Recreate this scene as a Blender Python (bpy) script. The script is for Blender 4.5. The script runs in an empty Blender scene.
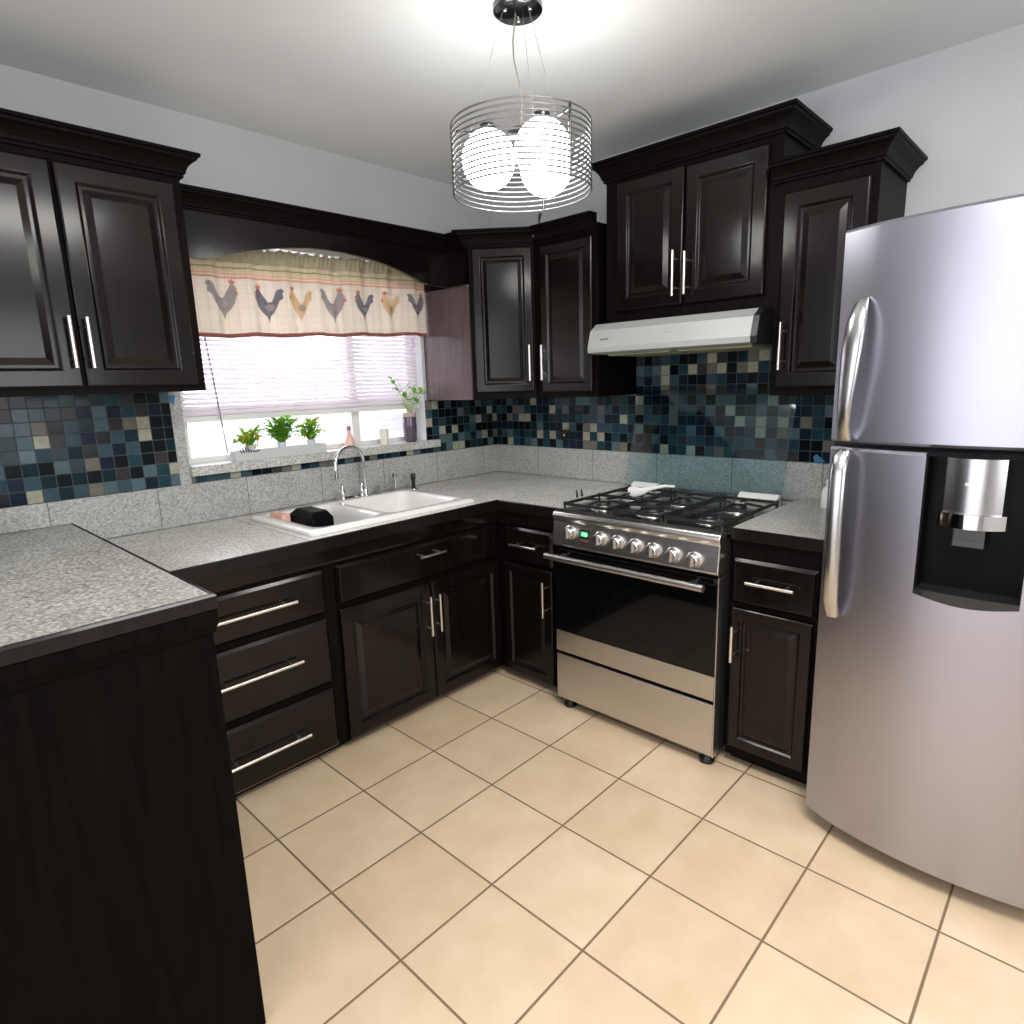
import bpy, bmesh, math, random
from mathutils import Vector, Matrix
random.seed(7)
S = bpy.context.scene
COL = S.collection
PI = math.pi

# ------------------------------------------------------------------ camera
cam_data = bpy.data.cameras.new('camera')
cam = bpy.data.objects.new('camera', cam_data)
COL.objects.link(cam)
cam_data.sensor_width = 36.0
cam_data.lens = 627.57 / 1024 * 36.0
cam_data.clip_start = 0.02
cr = Vector((0.684427, -0.728412, -0.031242))
cu = Vector((0.167667, 0.115550, 0.979048))
cf = Vector((0.709541, 0.675325, -0.201217))
M = Matrix.Identity(4)
for i in range(3):
    M[i][0], M[i][1], M[i][2] = cr[i], cu[i], -cf[i]
M.translation = Vector((-2.8401, -2.808, 1.4571))
cam.matrix_world = M
S.camera = cam

# ------------------------------------------------------------------ sky, daylight, exposure
W = bpy.data.worlds.new('sky')
S.world = W
W.use_nodes = True
W.node_tree.nodes['Background'].inputs[0].default_value = (0.95, 0.94, 1.0, 1)
W.node_tree.nodes['Background'].inputs[1].default_value = 0.8
S.view_settings.view_transform = 'Standard'
S.view_settings.look = 'None'
S.view_settings.gamma = 1
S.view_settings.use_curve_mapping = False
S.view_settings.exposure = 0.58
S.cycles.use_denoising = True
S.cycles.max_bounces = 8


def area_light(name, loc, target, sx, sy, power, color):
    l = bpy.data.lights.new(name, 'AREA')
    l.shape = 'RECTANGLE'
    l.size, l.size_y, l.energy, l.color = sx, sy, power, color
    o = bpy.data.objects.new(name, l)
    COL.objects.link(o)
    o.location = loc
    o.rotation_euler = (Vector(target) - Vector(loc)).to_track_quat('-Z', 'Y').to_euler()
    return o


# daylight by the sink window; left and rear fills added at assumed unseen openings
area_light('daylight_sink_window', (-1.22, 0.55, 1.75), (-1.22, -1.0, 1.0), 1.3, 1.0, 26, (0.95, 0.94, 1.0))
area_light('added_rear_fill', (-2.0, -4.92, 1.55), (-1.6, 0, 1.2), 1.6, 1.2, 20, (0.96, 0.97, 1.0))
area_light('added_side_fill', (-4.72, -2.4, 1.3), (0, -2.4, 1.1), 3.0, 2.0, 24, (0.90, 0.92, 1.0))
# overhead fill added to brighten floor and room, no fixture belongs to it
area_light('added_overhead_fill', (-1.95, -2.75, 2.50), (-1.95, -2.75, 0), 0.8, 0.8, 34, (1.0, 0.98, 0.95))
GLOBE_STRENGTH = 10.5


# ------------------------------------------------------------------ materials
def newmat(name):
    m = bpy.data.materials.new(name)
    m.use_nodes = True
    nt = m.node_tree
    return m, nt, nt.nodes['Principled BSDF']


def plain(name, col, rough=0.5, metal=0.0, coat=0.0, spec=0.5, emit=None, es=0.0, noise=0.0, nscale=20, bump=0.0):
    m, nt, b = newmat(name)
    b.inputs['Base Color'].default_value = (*col, 1)
    b.inputs['Roughness'].default_value = rough
    b.inputs['Metallic'].default_value = metal
    b.inputs['Coat Weight'].default_value = coat
    b.inputs['Specular IOR Level'].default_value = spec
    if emit:
        b.inputs['Emission Color'].default_value = (*emit, 1)
        b.inputs['Emission Strength'].default_value = es
    if noise or bump:
        tc = nt.nodes.new('ShaderNodeTexCoord')
        n = nt.nodes.new('ShaderNodeTexNoise')
        n.inputs['Scale'].default_value = nscale
        n.inputs['Detail'].default_value = 4
        nt.links.new(tc.outputs['Object'], n.inputs['Vector'])
        if noise:
            r = nt.nodes.new('ShaderNodeValToRGB')
            r.color_ramp.elements[0].position = 0.3
            r.color_ramp.elements[1].position = 0.7
            r.color_ramp.elements[0].color = (*[c * (1 - noise) for c in col], 1)
            r.color_ramp.elements[1].color = (*[min(1, c * (1 + noise)) for c in col], 1)
            nt.links.new(n.outputs['Fac'], r.inputs['Fac'])
            nt.links.new(r.outputs['Color'], b.inputs['Base Color'])
        if bump:
            bp = nt.nodes.new('ShaderNodeBump')
            bp.inputs['Strength'].default_value = bump
            bp.inputs['Distance'].default_value = 0.002
            nt.links.new(n.outputs['Fac'], bp.inputs['Height'])
            nt.links.new(bp.outputs['Normal'], b.inputs['Normal'])
    return m


def mathn(nt, op, a, b=None):
    n = nt.nodes.new('ShaderNodeMath')
    n.operation = op
    for i, v in enumerate((a, b)):
        if v is None:
            continue
        if isinstance(v, (int, float)):
            n.inputs[i].default_value = v
        else:
            nt.links.new(v, n.inputs[i])
    return n.outputs[0]


def wood_mat(name, dark, light, rough):
    m, nt, b = newmat(name)
    tc = nt.nodes.new('ShaderNodeTexCoord')
    mp = nt.nodes.new('ShaderNodeMapping')
    mp.inputs['Scale'].default_value = (45, 45, 3.0)
    n = nt.nodes.new('ShaderNodeTexNoise')
    n.inputs['Scale'].default_value = 1.6
    n.inputs['Detail'].default_value = 6
    n.inputs['Distortion'].default_value = 0.4
    r = nt.nodes.new('ShaderNodeValToRGB')
    r.color_ramp.elements[0].position = 0.3
    r.color_ramp.elements[0].color = (*dark, 1)
    r.color_ramp.elements[1].position = 0.75
    r.color_ramp.elements[1].color = (*light, 1)
    bp = nt.nodes.new('ShaderNodeBump')
    bp.inputs['Strength'].default_value = 0.08
    bp.inputs['Distance'].default_value = 0.001
    nt.links.new(tc.outputs['Object'], mp.inputs['Vector'])
    nt.links.new(mp.outputs['Vector'], n.inputs['Vector'])
    nt.links.new(n.outputs['Fac'], r.inputs['Fac'])
    nt.links.new(r.outputs['Color'], b.inputs['Base Color'])
    nt.links.new(n.outputs['Fac'], bp.inputs['Height'])
    nt.links.new(bp.outputs['Normal'], b.inputs['Normal'])
    b.inputs['Roughness'].default_value = rough
    b.inputs['Specular IOR Level'].default_value = 0.14
    b.inputs['Coat Weight'].default_value = 0.35
    b.inputs['Coat Roughness'].default_value = 0.13
    return m


def tile_floor_mat(t, x0, y0):
    m, nt, b = newmat('beige_floor_tile')
    tc = nt.nodes.new('ShaderNodeTexCoord')
    sp = nt.nodes.new('ShaderNodeSeparateXYZ')
    nt.links.new(tc.outputs['Object'], sp.inputs[0])
    cells, dists = [], []
    for k, o in (('X', x0), ('Y', y0)):
        q = mathn(nt, 'DIVIDE', mathn(nt, 'SUBTRACT', sp.outputs[k], o - 40 * t), t)
        cells.append(mathn(nt, 'FLOOR', q))
        f = mathn(nt, 'FRACT', q)
        dists.append(mathn(nt, 'MINIMUM', f, mathn(nt, 'SUBTRACT', 1.0, f)))
    d = mathn(nt, 'MULTIPLY', mathn(nt, 'MINIMUM', dists[0], dists[1]), t)
    mr = nt.nodes.new('ShaderNodeMapRange')
    mr.inputs['From Min'].default_value = 0.0022
    mr.inputs['From Max'].default_value = 0.0042
    nt.links.new(d, mr.inputs['Value'])
    cv = nt.nodes.new('ShaderNodeCombineXYZ')
    nt.links.new(cells[0], cv.inputs[0])
    nt.links.new(cells[1], cv.inputs[1])
    wn = nt.nodes.new('ShaderNodeTexWhiteNoise')
    wn.noise_dimensions = '3D'
    nt.links.new(cv.outputs[0], wn.inputs['Vector'])
    n1 = nt.nodes.new('ShaderNodeTexNoise')
    n1.inputs['Scale'].default_value = 7
    n1.inputs['Detail'].default_value = 5
    nt.links.new(tc.outputs['Object'], n1.inputs['Vector'])
    fac = mathn(nt, 'ADD', mathn(nt, 'MULTIPLY', n1.outputs['Fac'], 0.8), mathn(nt, 'MULTIPLY', wn.outputs['Value'], 0.2))
    r = nt.nodes.new('ShaderNodeValToRGB')
    r.color_ramp.elements[0].position = 0.28
    r.color_ramp.elements[0].color = (0.60, 0.45, 0.29, 1)
    r.color_ramp.elements[1].position = 0.75
    r.color_ramp.elements[1].color = (0.73, 0.575, 0.405, 1)
    nt.links.new(fac, r.inputs['Fac'])
    mx = nt.nodes.new('ShaderNodeMix')
    mx.data_type = 'RGBA'
    mx.inputs[6].default_value = (0.20, 0.125, 0.07, 1)
    nt.links.new(mr.outputs[0], mx.inputs[0])
    nt.links.new(r.outputs['Color'], mx.inputs[7])
    nt.links.new(mx.outputs[2], b.inputs['Base Color'])
    rr = mathn(nt, 'SUBTRACT', 0.75, mathn(nt, 'MULTIPLY', mr.outputs[0], 0.47))
    nt.links.new(rr, b.inputs['Roughness'])
    bp = nt.nodes.new('ShaderNodeBump')
    bp.inputs['Distance'].default_value = 0.002
    bp.inputs['Strength'].default_value = 0.6
    nt.links.new(mr.outputs[0], bp.inputs['Height'])
    nt.links.new(bp.outputs['Normal'], b.inputs['Normal'])
    return m


def mosaic_mat(name, axis, pitch, z0):
    """square glass mosaic in teal, navy, grey, brown and cream; axis is the horizontal coordinate"""
    m, nt, b = newmat(name)
    tc = nt.nodes.new('ShaderNodeTexCoord')
    sp = nt.nodes.new('ShaderNodeSeparateXYZ')
    nt.links.new(tc.outputs['Object'], sp.inputs[0])
    cells, dists = [], []
    for k, o in ((axis, 0.0), ('Z', z0)):
        q = mathn(nt, 'DIVIDE', mathn(nt, 'SUBTRACT', sp.outputs[k], o - 100 * pitch), pitch)
        cells.append(mathn(nt, 'FLOOR', q))
        f = mathn(nt, 'FRACT', q)
        dists.append(mathn(nt, 'MINIMUM', f, mathn(nt, 'SUBTRACT', 1.0, f)))
    d = mathn(nt, 'MULTIPLY', mathn(nt, 'MINIMUM', dists[0], dists[1]), pitch)
    mr = nt.nodes.new('ShaderNodeMapRange')
    mr.inputs['From Min'].default_value = 0.0009
    mr.inputs['From Max'].default_value = 0.002
    nt.links.new(d, mr.inputs['Value'])
    cv = nt.nodes.new('ShaderNodeCombineXYZ')
    nt.links.new(cells[0], cv.inputs[0])
    nt.links.new(cells[1], cv.inputs[1])
    cv.inputs[2].default_value = 3.7 if axis == 'X' else 9.1
    wn = nt.nodes.new('ShaderNodeTexWhiteNoise')
    wn.noise_dimensions = '3D'
    nt.links.new(cv.outputs[0], wn.inputs['Vector'])
    r = nt.nodes.new('ShaderNodeValToRGB')
    r.color_ramp.interpolation = 'CONSTANT'
    pal = [(0.0, (0.004, 0.007, 0.010)), (0.19, (0.007, 0.024, 0.032)), (0.34, (0.016, 0.050, 0.066)),
           (0.48, (0.009, 0.018, 0.036)), (0.59, (0.040, 0.078, 0.095)), (0.70, (0.085, 0.135, 0.155)),
           (0.79, (0.040, 0.038, 0.040)), (0.86, (0.34, 0.34, 0.26)), (0.94, (0.16, 0.15, 0.125))]
    els = r.color_ramp.elements
    els[0].position, els[0].color = pal[0][0], (*pal[0][1], 1)
    els[1].position, els[1].color = pal[1][0], (*pal[1][1], 1)
    for p, c in pal[2:]:
        e = els.new(p)
        e.color = (*c, 1)
    nt.links.new(wn.outputs['Value'], r.inputs['Fac'])
    n1 = nt.nodes.new('ShaderNodeTexNoise')
    n1.inputs['Scale'].default_value = 60
    nt.links.new(tc.outputs['Object'], n1.inputs['Vector'])
    hs = nt.nodes.new('ShaderNodeHueSaturation')
    nt.links.new(r.outputs['Color'], hs.inputs['Color'])
    nt.links.new(mathn(nt, 'ADD', 0.75, mathn(nt, 'MULTIPLY', n1.outputs['Fac'], 0.5)), hs.inputs['Value'])
    mx = nt.nodes.new('ShaderNodeMix')
    mx.data_type = 'RGBA'
    mx.inputs[6].default_value = (0.075, 0.085, 0.085, 1)
    nt.links.new(mr.outputs[0], mx.inputs[0])
    nt.links.new(hs.outputs['Color'], mx.inputs[7])
    nt.links.new(mx.outputs[2], b.inputs['Base Color'])
    nt.links.new(mathn(nt, 'SUBTRACT', 0.7, mathn(nt, 'MULTIPLY', mr.outputs[0], 0.56)), b.inputs['Roughness'])
    b.inputs['Specular IOR Level'].default_value = 0.14
    # every glass tile sits at its own very slight tilt
    bp = nt.nodes.new('ShaderNodeBump')
    bp.inputs['Distance'].default_value = 0.0015
    bp.inputs['Strength'].default_value = 0.5
    nt.links.new(mr.outputs[0], bp.inputs['Height'])
    nm = nt.nodes.new('ShaderNodeVectorMath')
    nm.operation = 'SUBTRACT'
    nt.links.new(wn.outputs['Color'], nm.inputs[0])
    nm.inputs[1].default_value = (0.5, 0.5, 0.5)
    sc = nt.nodes.new('ShaderNodeVectorMath')
    sc.operation = 'SCALE'
    sc.inputs['Scale'].default_value = 0.05
    nt.links.new(nm.outputs[0], sc.inputs[0])
    ad = nt.nodes.new('ShaderNodeVectorMath')
    ad.operation = 'ADD'
    nt.links.new(bp.outputs['Normal'], ad.inputs[0])
    nt.links.new(sc.outputs[0], ad.inputs[1])
    nn = nt.nodes.new('ShaderNodeVectorMath')
    nn.operation = 'NORMALIZE'
    nt.links.new(ad.outputs[0], nn.inputs[0])
    nt.links.new(nn.outputs[0], b.inputs['Normal'])
    return m


def granite_mat(name, a, bcol, c, rough, seams=None):
    """speckled granite; seams = (axis, pitch, offset) thin joints between slabs"""
    m, nt, b = newmat(name)
    tc = nt.nodes.new('ShaderNodeTexCoord')
    n1 = nt.nodes.new('ShaderNodeTexNoise')
    n1.inputs['Scale'].default_value = 120
    n1.inputs['Detail'].default_value = 3
    n2 = nt.nodes.new('ShaderNodeTexNoise')
    n2.inputs['Scale'].default_value = 6
    n2.inputs['Detail'].default_value = 4
    v = nt.nodes.new('ShaderNodeTexVoronoi')
    v.inputs['Scale'].default_value = 150
    for n in (n1, n2, v):
        nt.links.new(tc.outputs['Object'], n.inputs['Vector'])
    sepc = nt.nodes.new('ShaderNodeSeparateColor')
    nt.links.new(v.outputs['Color'], sepc.inputs[0])
    f = mathn(nt, 'ADD', mathn(nt, 'MULTIPLY', n1.outputs['Fac'], 0.62),
              mathn(nt, 'ADD', mathn(nt, 'MULTIPLY', sepc.outputs[0], 0.2), mathn(nt, 'MULTIPLY', n2.outputs['Fac'], 0.18)))
    r = nt.nodes.new('ShaderNodeValToRGB')
    e = r.color_ramp.elements
    e[0].position, e[0].color = 0.34, (*a, 1)
    e[1].position, e[1].color = 0.66, (*c, 1)
    k = e.new(0.5)
    k.color = (*bcol, 1)
    nt.links.new(f, r.inputs['Fac'])
    out = r.outputs['Color']
    if seams:
        sp = nt.nodes.new('ShaderNodeSeparateXYZ')
        nt.links.new(tc.outputs['Object'], sp.inputs[0])
        for ax, pitch, off in seams:
            q = mathn(nt, 'DIVIDE', mathn(nt, 'SUBTRACT', sp.outputs[ax], off - 20 * pitch), pitch)
            fr = mathn(nt, 'FRACT', q)
            d = mathn(nt, 'MULTIPLY', mathn(nt, 'MINIMUM', fr, mathn(nt, 'SUBTRACT', 1.0, fr)), pitch)
            mr = nt.nodes.new('ShaderNodeMapRange')
            mr.inputs['From Min'].default_value = 0.0007
            mr.inputs['From Max'].default_value = 0.0018
            nt.links.new(d, mr.inputs['Value'])
            mx = nt.nodes.new('ShaderNodeMix')
            mx.data_type = 'RGBA'
            mx.inputs[6].default_value = (0.06, 0.06, 0.055, 1)
            nt.links.new(mr.outputs[0], mx.inputs[0])
            nt.links.new(out, mx.inputs[7])
            out = mx.outputs[2]
    nt.links.new(out, b.inputs['Base Color'])
    b.inputs['Roughness'].default_value = rough
    return m


def steel_mat(name, col, rough, axis_scale=(3, 3, 260), bump=0.05):
    m, nt, b = newmat(name)
    tc = nt.nodes.new('ShaderNodeTexCoord')
    mp = nt.nodes.new('ShaderNodeMapping')
    mp.inputs['Scale'].default_value = axis_scale
    n = nt.nodes.new('ShaderNodeTexNoise')
    n.inputs['Scale'].default_value = 2
    n.inputs['Detail'].default_value = 3
    nt.links.new(tc.outputs['Object'], mp.inputs['Vector'])
    nt.links.new(mp.outputs['Vector'], n.inputs['Vector'])
    nt.links.new(mathn(nt, 'ADD', rough - 0.04, mathn(nt, 'MULTIPLY', n.outputs['Fac'], 0.08)), b.inputs['Roughness'])
    b.inputs['Base Color'].default_value = (*col, 1)
    b.inputs['Metallic'].default_value = 1.0
    bp = nt.nodes.new('ShaderNodeBump')
    bp.inputs['Strength'].default_value = bump
    bp.inputs['Distance'].default_value = 0.0004
    nt.links.new(n.outputs['Fac'], bp.inputs['Height'])
    nt.links.new(bp.outputs['Normal'], b.inputs['Normal'])
    return m


def translucent(name, col, trans_col, fac, bands=None):
    """cloth or plastic that light passes through; bands = list of (z, colour) constant stripes"""
    m = bpy.data.materials.new(name)
    m.use_nodes = True
    nt = m.node_tree
    nt.nodes.clear()
    out = nt.nodes.new('ShaderNodeOutputMaterial')
    d = nt.nodes.new('ShaderNodeBsdfDiffuse')
    t = nt.nodes.new('ShaderNodeBsdfTranslucent')
    mx = nt.nodes.new('ShaderNodeMixShader')
    mx.inputs[0].default_value = fac
    d.inputs[0].default_value = (*col, 1)
    t.inputs[0].default_value = (*trans_col, 1)
    if bands:
        tc = nt.nodes.new('ShaderNodeTexCoord')
        sp = nt.nodes.new('ShaderNodeSeparateXYZ')
        nt.links.new(tc.outputs['UV'], sp.inputs[0])
        r = nt.nodes.new('ShaderNodeValToRGB')
        r.color_ramp.interpolation = 'CONSTANT'
        els = r.color_ramp.elements
        els[0].position, els[0].color = bands[0][0], (*bands[0][1], 1)
        els[1].position, els[1].color = bands[1][0], (*bands[1][1], 1)
        for p, c in bands[2:]:
            e = els.new(p)
            e.color = (*c, 1)
        nt.links.new(sp.outputs['Y'], r.inputs['Fac'])
        # faint woven check over the cloth
        wv = mathn(nt, 'FRACT', mathn(nt, 'MULTIPLY', sp.outputs['X'], 30.0))
        w2 = mathn(nt, 'FRACT', mathn(nt, 'MULTIPLY', sp.outputs['Y'], 12.0))
        ln = mathn(nt, 'MAXIMUM', mathn(nt, 'LESS_THAN', wv, 0.10), mathn(nt, 'LESS_THAN', w2, 0.08))
        hs = nt.nodes.new('ShaderNodeHueSaturation')
        nt.links.new(r.outputs['Color'], hs.inputs['Color'])
        nt.links.new(mathn(nt, 'SUBTRACT', 1.0, mathn(nt, 'MULTIPLY', ln, 0.10)), hs.inputs['Value'])
        nt.links.new(hs.outputs['Color'], d.inputs[0])
        nt.links.new(hs.outputs['Color'], t.inputs[0])
    nt.links.new(d.outputs[0], mx.inputs[1])
    nt.links.new(t.outputs[0], mx.inputs[2])
    nt.links.new(mx.outputs[0], out.inputs['Surface'])
    return m


WOOD = wood_mat('espresso_wood', (0.0026, 0.0018, 0.0017), (0.0085, 0.0050, 0.0045), 0.22)
WOODC = wood_mat('espresso_side', (0.0026, 0.0020, 0.0019), (0.0080, 0.0052, 0.0048), 0.42)
WOODC.node_tree.nodes['Principled BSDF'].inputs['Coat Weight'].default_value = 0.0
WOODC.node_tree.nodes['Principled BSDF'].inputs['Specular IOR Level'].default_value = 0.05
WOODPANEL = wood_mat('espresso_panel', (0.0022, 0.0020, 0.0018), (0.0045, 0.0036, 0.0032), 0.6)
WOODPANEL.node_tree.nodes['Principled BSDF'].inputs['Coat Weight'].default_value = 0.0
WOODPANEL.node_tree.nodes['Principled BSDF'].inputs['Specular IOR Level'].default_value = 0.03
WOODRED = wood_mat('reddish_veneer_window_sheen', (0.085, 0.058, 0.058), (0.125, 0.092, 0.094), 0.30)  # reddish veneer, made paler and greyer to carry reflected window light in its colour
WALL = plain('grey_white_paint', (0.58, 0.59, 0.60), 0.75, noise=0.02, nscale=3, bump=0.03)
CEIL = plain('ceiling_paint', (0.75, 0.78, 0.78), 0.8, noise=0.02, nscale=3)
FLOOR = tile_floor_mat(0.3348, -2.0776, -0.9629)
GRAN = granite_mat('grey_granite', (0.32, 0.315, 0.28), (0.56, 0.555, 0.505), (0.78, 0.775, 0.72), 0.22,
                   [('X', 0.61, -2.255)])
GRANL = granite_mat('pale_granite', (0.20, 0.195, 0.17), (0.41, 0.405, 0.37), (0.68, 0.675, 0.63), 0.28)
GRANS = granite_mat('granite_upstand', (0.27, 0.27, 0.255), (0.40, 0.40, 0.38), (0.53, 0.53, 0.51), 0.25,
                    [('X', 0.37, -2.0)])
GRANW = granite_mat('granite_sill', (0.30, 0.30, 0.28), (0.50, 0.50, 0.47), (0.68, 0.68, 0.64), 0.3)
MOSX = mosaic_mat('mosaic_window_wall', 'X', 0.0485, 1.082)
MOSY = mosaic_mat('mosaic_stove_wall', 'Y', 0.0485, 1.082)
STEEL = steel_mat('brushed_steel', (0.60, 0.585, 0.57), 0.30, (3, 1, 160), 0.004)
STEELS = plain('smooth_steel', (0.50, 0.50, 0.51), 0.25, 1.0)
FRIDGE = steel_mat('fridge_steel', (0.425, 0.42, 0.485), 0.34, (200, 200, 3), 0.004)
CHROME = plain('chrome', (0.82, 0.82, 0.82), 0.08, 1.0)
NICKEL = plain('satin_nickel', (0.80, 0.76, 0.70), 0.28, 1.0)
BLACKG = plain('black_glass', (0.002, 0.002, 0.0025), 0.05, spec=0.35)
BLACKR = plain('black_recess', (0.002, 0.002, 0.0025), 0.3, spec=0.08)
BLACKP = plain('black_plastic', (0.008, 0.008, 0.009), 0.35)
IRON = plain('cast_iron', (0.012, 0.012, 0.013), 0.42, noise=0.2, nscale=80, bump=0.2)
WHITEP = plain('white_plastic', (0.80, 0.80, 0.78), 0.35)
ENAMEL = plain('white_enamel', (0.84, 0.83, 0.79), 0.16, coat=0.4)
HOODM = plain('hood_enamel', (0.40, 0.415, 0.41), 0.42, 0.15)
HOODU = plain('hood_filter', (0.33, 0.34, 0.22), 0.5, 0.3, noise=0.2, nscale=8)
GREYBODY = plain('fridge_side_paint', (0.22, 0.22, 0.23), 0.45)
GASKET = plain('rubber_gasket', (0.03, 0.028, 0.03), 0.7)
BLIND = translucent('blind_slat', (0.88, 0.85, 0.87), (0.95, 0.90, 0.94), 0.55)
GLOBE = plain('opal_globe', (0.9, 0.9, 0.9), 0.3, emit=(1.0, 0.985, 0.94), es=GLOBE_STRENGTH)
RING = plain('lamp_wire', (0.30, 0.30, 0.305), 0.35, 0.9)
WIRE = plain('steel_wire', (0.30, 0.30, 0.29), 0.6)
LAMPBLK = plain('black_lacquer', (0.006, 0.006, 0.007), 0.12, coat=0.5)
FRAMEW = plain('white_window_frame', (0.78, 0.78, 0.76), 0.4)
LEAF = translucent('leaf', (0.15, 0.36, 0.04), (0.24, 0.56, 0.05), 0.45)
LEAFL = translucent('lime_leaf', (0.34, 0.50, 0.07), (0.48, 0.74, 0.10), 0.45)
YELLOW = translucent('yellow_petal', (0.62, 0.58, 0.05), (0.75, 0.68, 0.06), 0.45)
SOIL = plain('soil', (0.05, 0.035, 0.025), 0.9)


# ------------------------------------------------------------------ mesh helpers
class MB:
    def __init__(self):
        self.bm = bmesh.new()

    def box(self, x0, x1, y0, y1, z0, z1, bev=0.0, seg=2):
        x0, x1 = min(x0, x1), max(x0, x1)
        y0, y1 = min(y0, y1), max(y0, y1)
        z0, z1 = min(z0, z1), max(z0, z1)
        b = bmesh.new()
        vs = [b.verts.new((x, y, z)) for z in (z0, z1) for y in (y0, y1) for x in (x0, x1)]
        for q in ((0, 2, 3, 1), (4, 5, 7, 6), (0, 1, 5, 4), (2, 6, 7, 3), (0, 4, 6, 2), (1, 3, 7, 5)):
            b.faces.new([vs[i] for i in q])
        if bev > 0:
            bmesh.ops.bevel(b, geom=list(b.edges), offset=bev, segments=seg, affect='EDGES', profile=0.7)
        self._merge(b)
        return self

    def _merge(self, b, mat=None):
        if mat is not None:
            bmesh.ops.transform(b, matrix=mat, verts=b.verts)
        me = bpy.data.meshes.new('tmp')
        b.to_mesh(me)
        b.free()
        self.bm.from_mesh(me)
        bpy.data.meshes.remove(me)

    def tube(self, pts, r, n=10, closed=False, sx=1.0):
        """tube along points; r number or list"""
        pts = [Vector(p) for p in pts]
        N = len(pts)
        rs = r if isinstance(r, (list, tuple)) else [r] * N
        rings = []
        ref = None
        for i, p in enumerate(pts):
            if closed:
                t = (pts[(i + 1) % N] - pts[i - 1]).normalized()
            else:
                t = (pts[min(i + 1, N - 1)] - pts[max(i - 1, 0)]).normalized()
            if ref is None:
                ref = Vector((0, 0, 1)) if abs(t.z) < 0.9 else Vector((1, 0, 0))
            a = (ref - t * ref.dot(t))
            if a.length < 1e-5:
                a = Vector((0, 1, 0)) - t * t.y
            a.normalize()
            ref = a
            c = t.cross(a)
            rings.append([self.bm.verts.new(p + (a * math.cos(2 * PI * k / n) + c * math.sin(2 * PI * k / n) * sx) * rs[i]) for k in range(n)])
        m = N if closed else N - 1
        for i in range(m):
            A, B = rings[i], rings[(i + 1) % N]
            for k in range(n):
                self.bm.faces.new((A[k], A[(k + 1) % n], B[(k + 1) % n], B[k]))
        if not closed:
            self.bm.faces.new(rings[0][::-1])
            self.bm.faces.new(rings[-1])
        return self

    def lathe(self, c, prof, n=28, axis='z'):
        """profile list of (radius, height) about an axis through c"""
        c = Vector(c)
        rings = []
        for r, h in prof:
            ring = []
            for k in range(n):
                a = 2 * PI * k / n
                u, v = r * math.cos(a), r * math.sin(a)
                o = {'z': (u, v, h), 'x': (h, u, v), 'y': (v, h, u)}[axis]
                ring.append(self.bm.verts.new(c + Vector(o)))
            rings.append(ring)
        for A, B in zip(rings, rings[1:]):
            for k in range(n):
                self.bm.faces.new((A[k], A[(k + 1) % n], B[(k + 1) % n], B[k]))
        self.bm.faces.new(rings[0][::-1])
        self.bm.faces.new(rings[-1])
        return self

    def sphere(self, c, r, sz=1.0, n=28):
        b = bmesh.new()
        bmesh.ops.create_uvsphere(b, u_segments=n, v_segments=n // 2 + 2, radius=r)
        self._merge(b, Matrix.Translation(c) @ Matrix.Diagonal((1, 1, sz, 1)))
        return self

    def prism(self, poly, axis, a0, a1):
        """closed 2D polygon extruded along axis ('x': poly in y,z; 'y': poly in x,z; 'z': poly in x,y)"""
        def P(u, v, w):
            return {'x': (w, u, v), 'y': (u, w, v), 'z': (u, v, w)}[axis]
        A = [self.bm.verts.new(P(u, v, a0)) for u, v in poly]
        B = [self.bm.verts.new(P(u, v, a1)) for u, v in poly]
        n = len(poly)
        for k in range(n):
            self.bm.faces.new((A[k], A[(k + 1) % n], B[(k + 1) % n], B[k]))
        self.bm.faces.new(A[::-1])
        self.bm.faces.new(B)
        return self

    def sweep(self, path, prof, side=1):
        """profile (out, z) swept along a plan path with mitred corners"""
        P = [Vector((x, y)) for x, y in path]
        offs = []
        for i in range(len(P)):
            ns = []
            if i > 0:
                d = (P[i] - P[i - 1]).normalized()
                ns.append(Vector((d.y, -d.x)) * side)
            if i < len(P) - 1:
                d = (P[i + 1] - P[i]).normalized()
                ns.append(Vector((d.y, -d.x)) * side)
            if len(ns) == 1:
                offs.append(ns[0])
            else:
                b = (ns[0] + ns[1]).normalized()
                offs.append(b / max(0.3, b.dot(ns[0])))
        rings = []
        for p, o in zip(P, offs):
            rings.append([self.bm.verts.new((p.x + o.x * u, p.y + o.y * u, z)) for u, z in prof])
        n = len(prof)
        for A, B in zip(rings, rings[1:]):
            for k in range(n):
                self.bm.faces.new((A[k], A[(k + 1) % n], B[(k + 1) % n], B[k]))
        self.bm.faces.new(rings[0][::-1])
        self.bm.faces.new(rings[-1])
        return self

    def nested(self, fr, a0, a1, b0, b1, rings):
        """panel built of nested rectangles (inset, depth); last one filled"""
        prev = None
        for ins, d in rings:
            q = [(a0 + ins, b0 + ins), (a1 - ins, b0 + ins), (a1 - ins, b1 - ins), (a0 + ins, b1 - ins)]
            vs = [self.bm.verts.new(fr(a, b, d)) for a, b in q]
            if prev is None:
                self.bm.faces.new(vs[::-1])
            else:
                for k in range(4):
                    self.bm.faces.new((prev[k], prev[(k + 1) % 4], vs[(k + 1) % 4], vs[k]))
            prev = vs
        self.bm.faces.new(prev)
        return self

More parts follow.
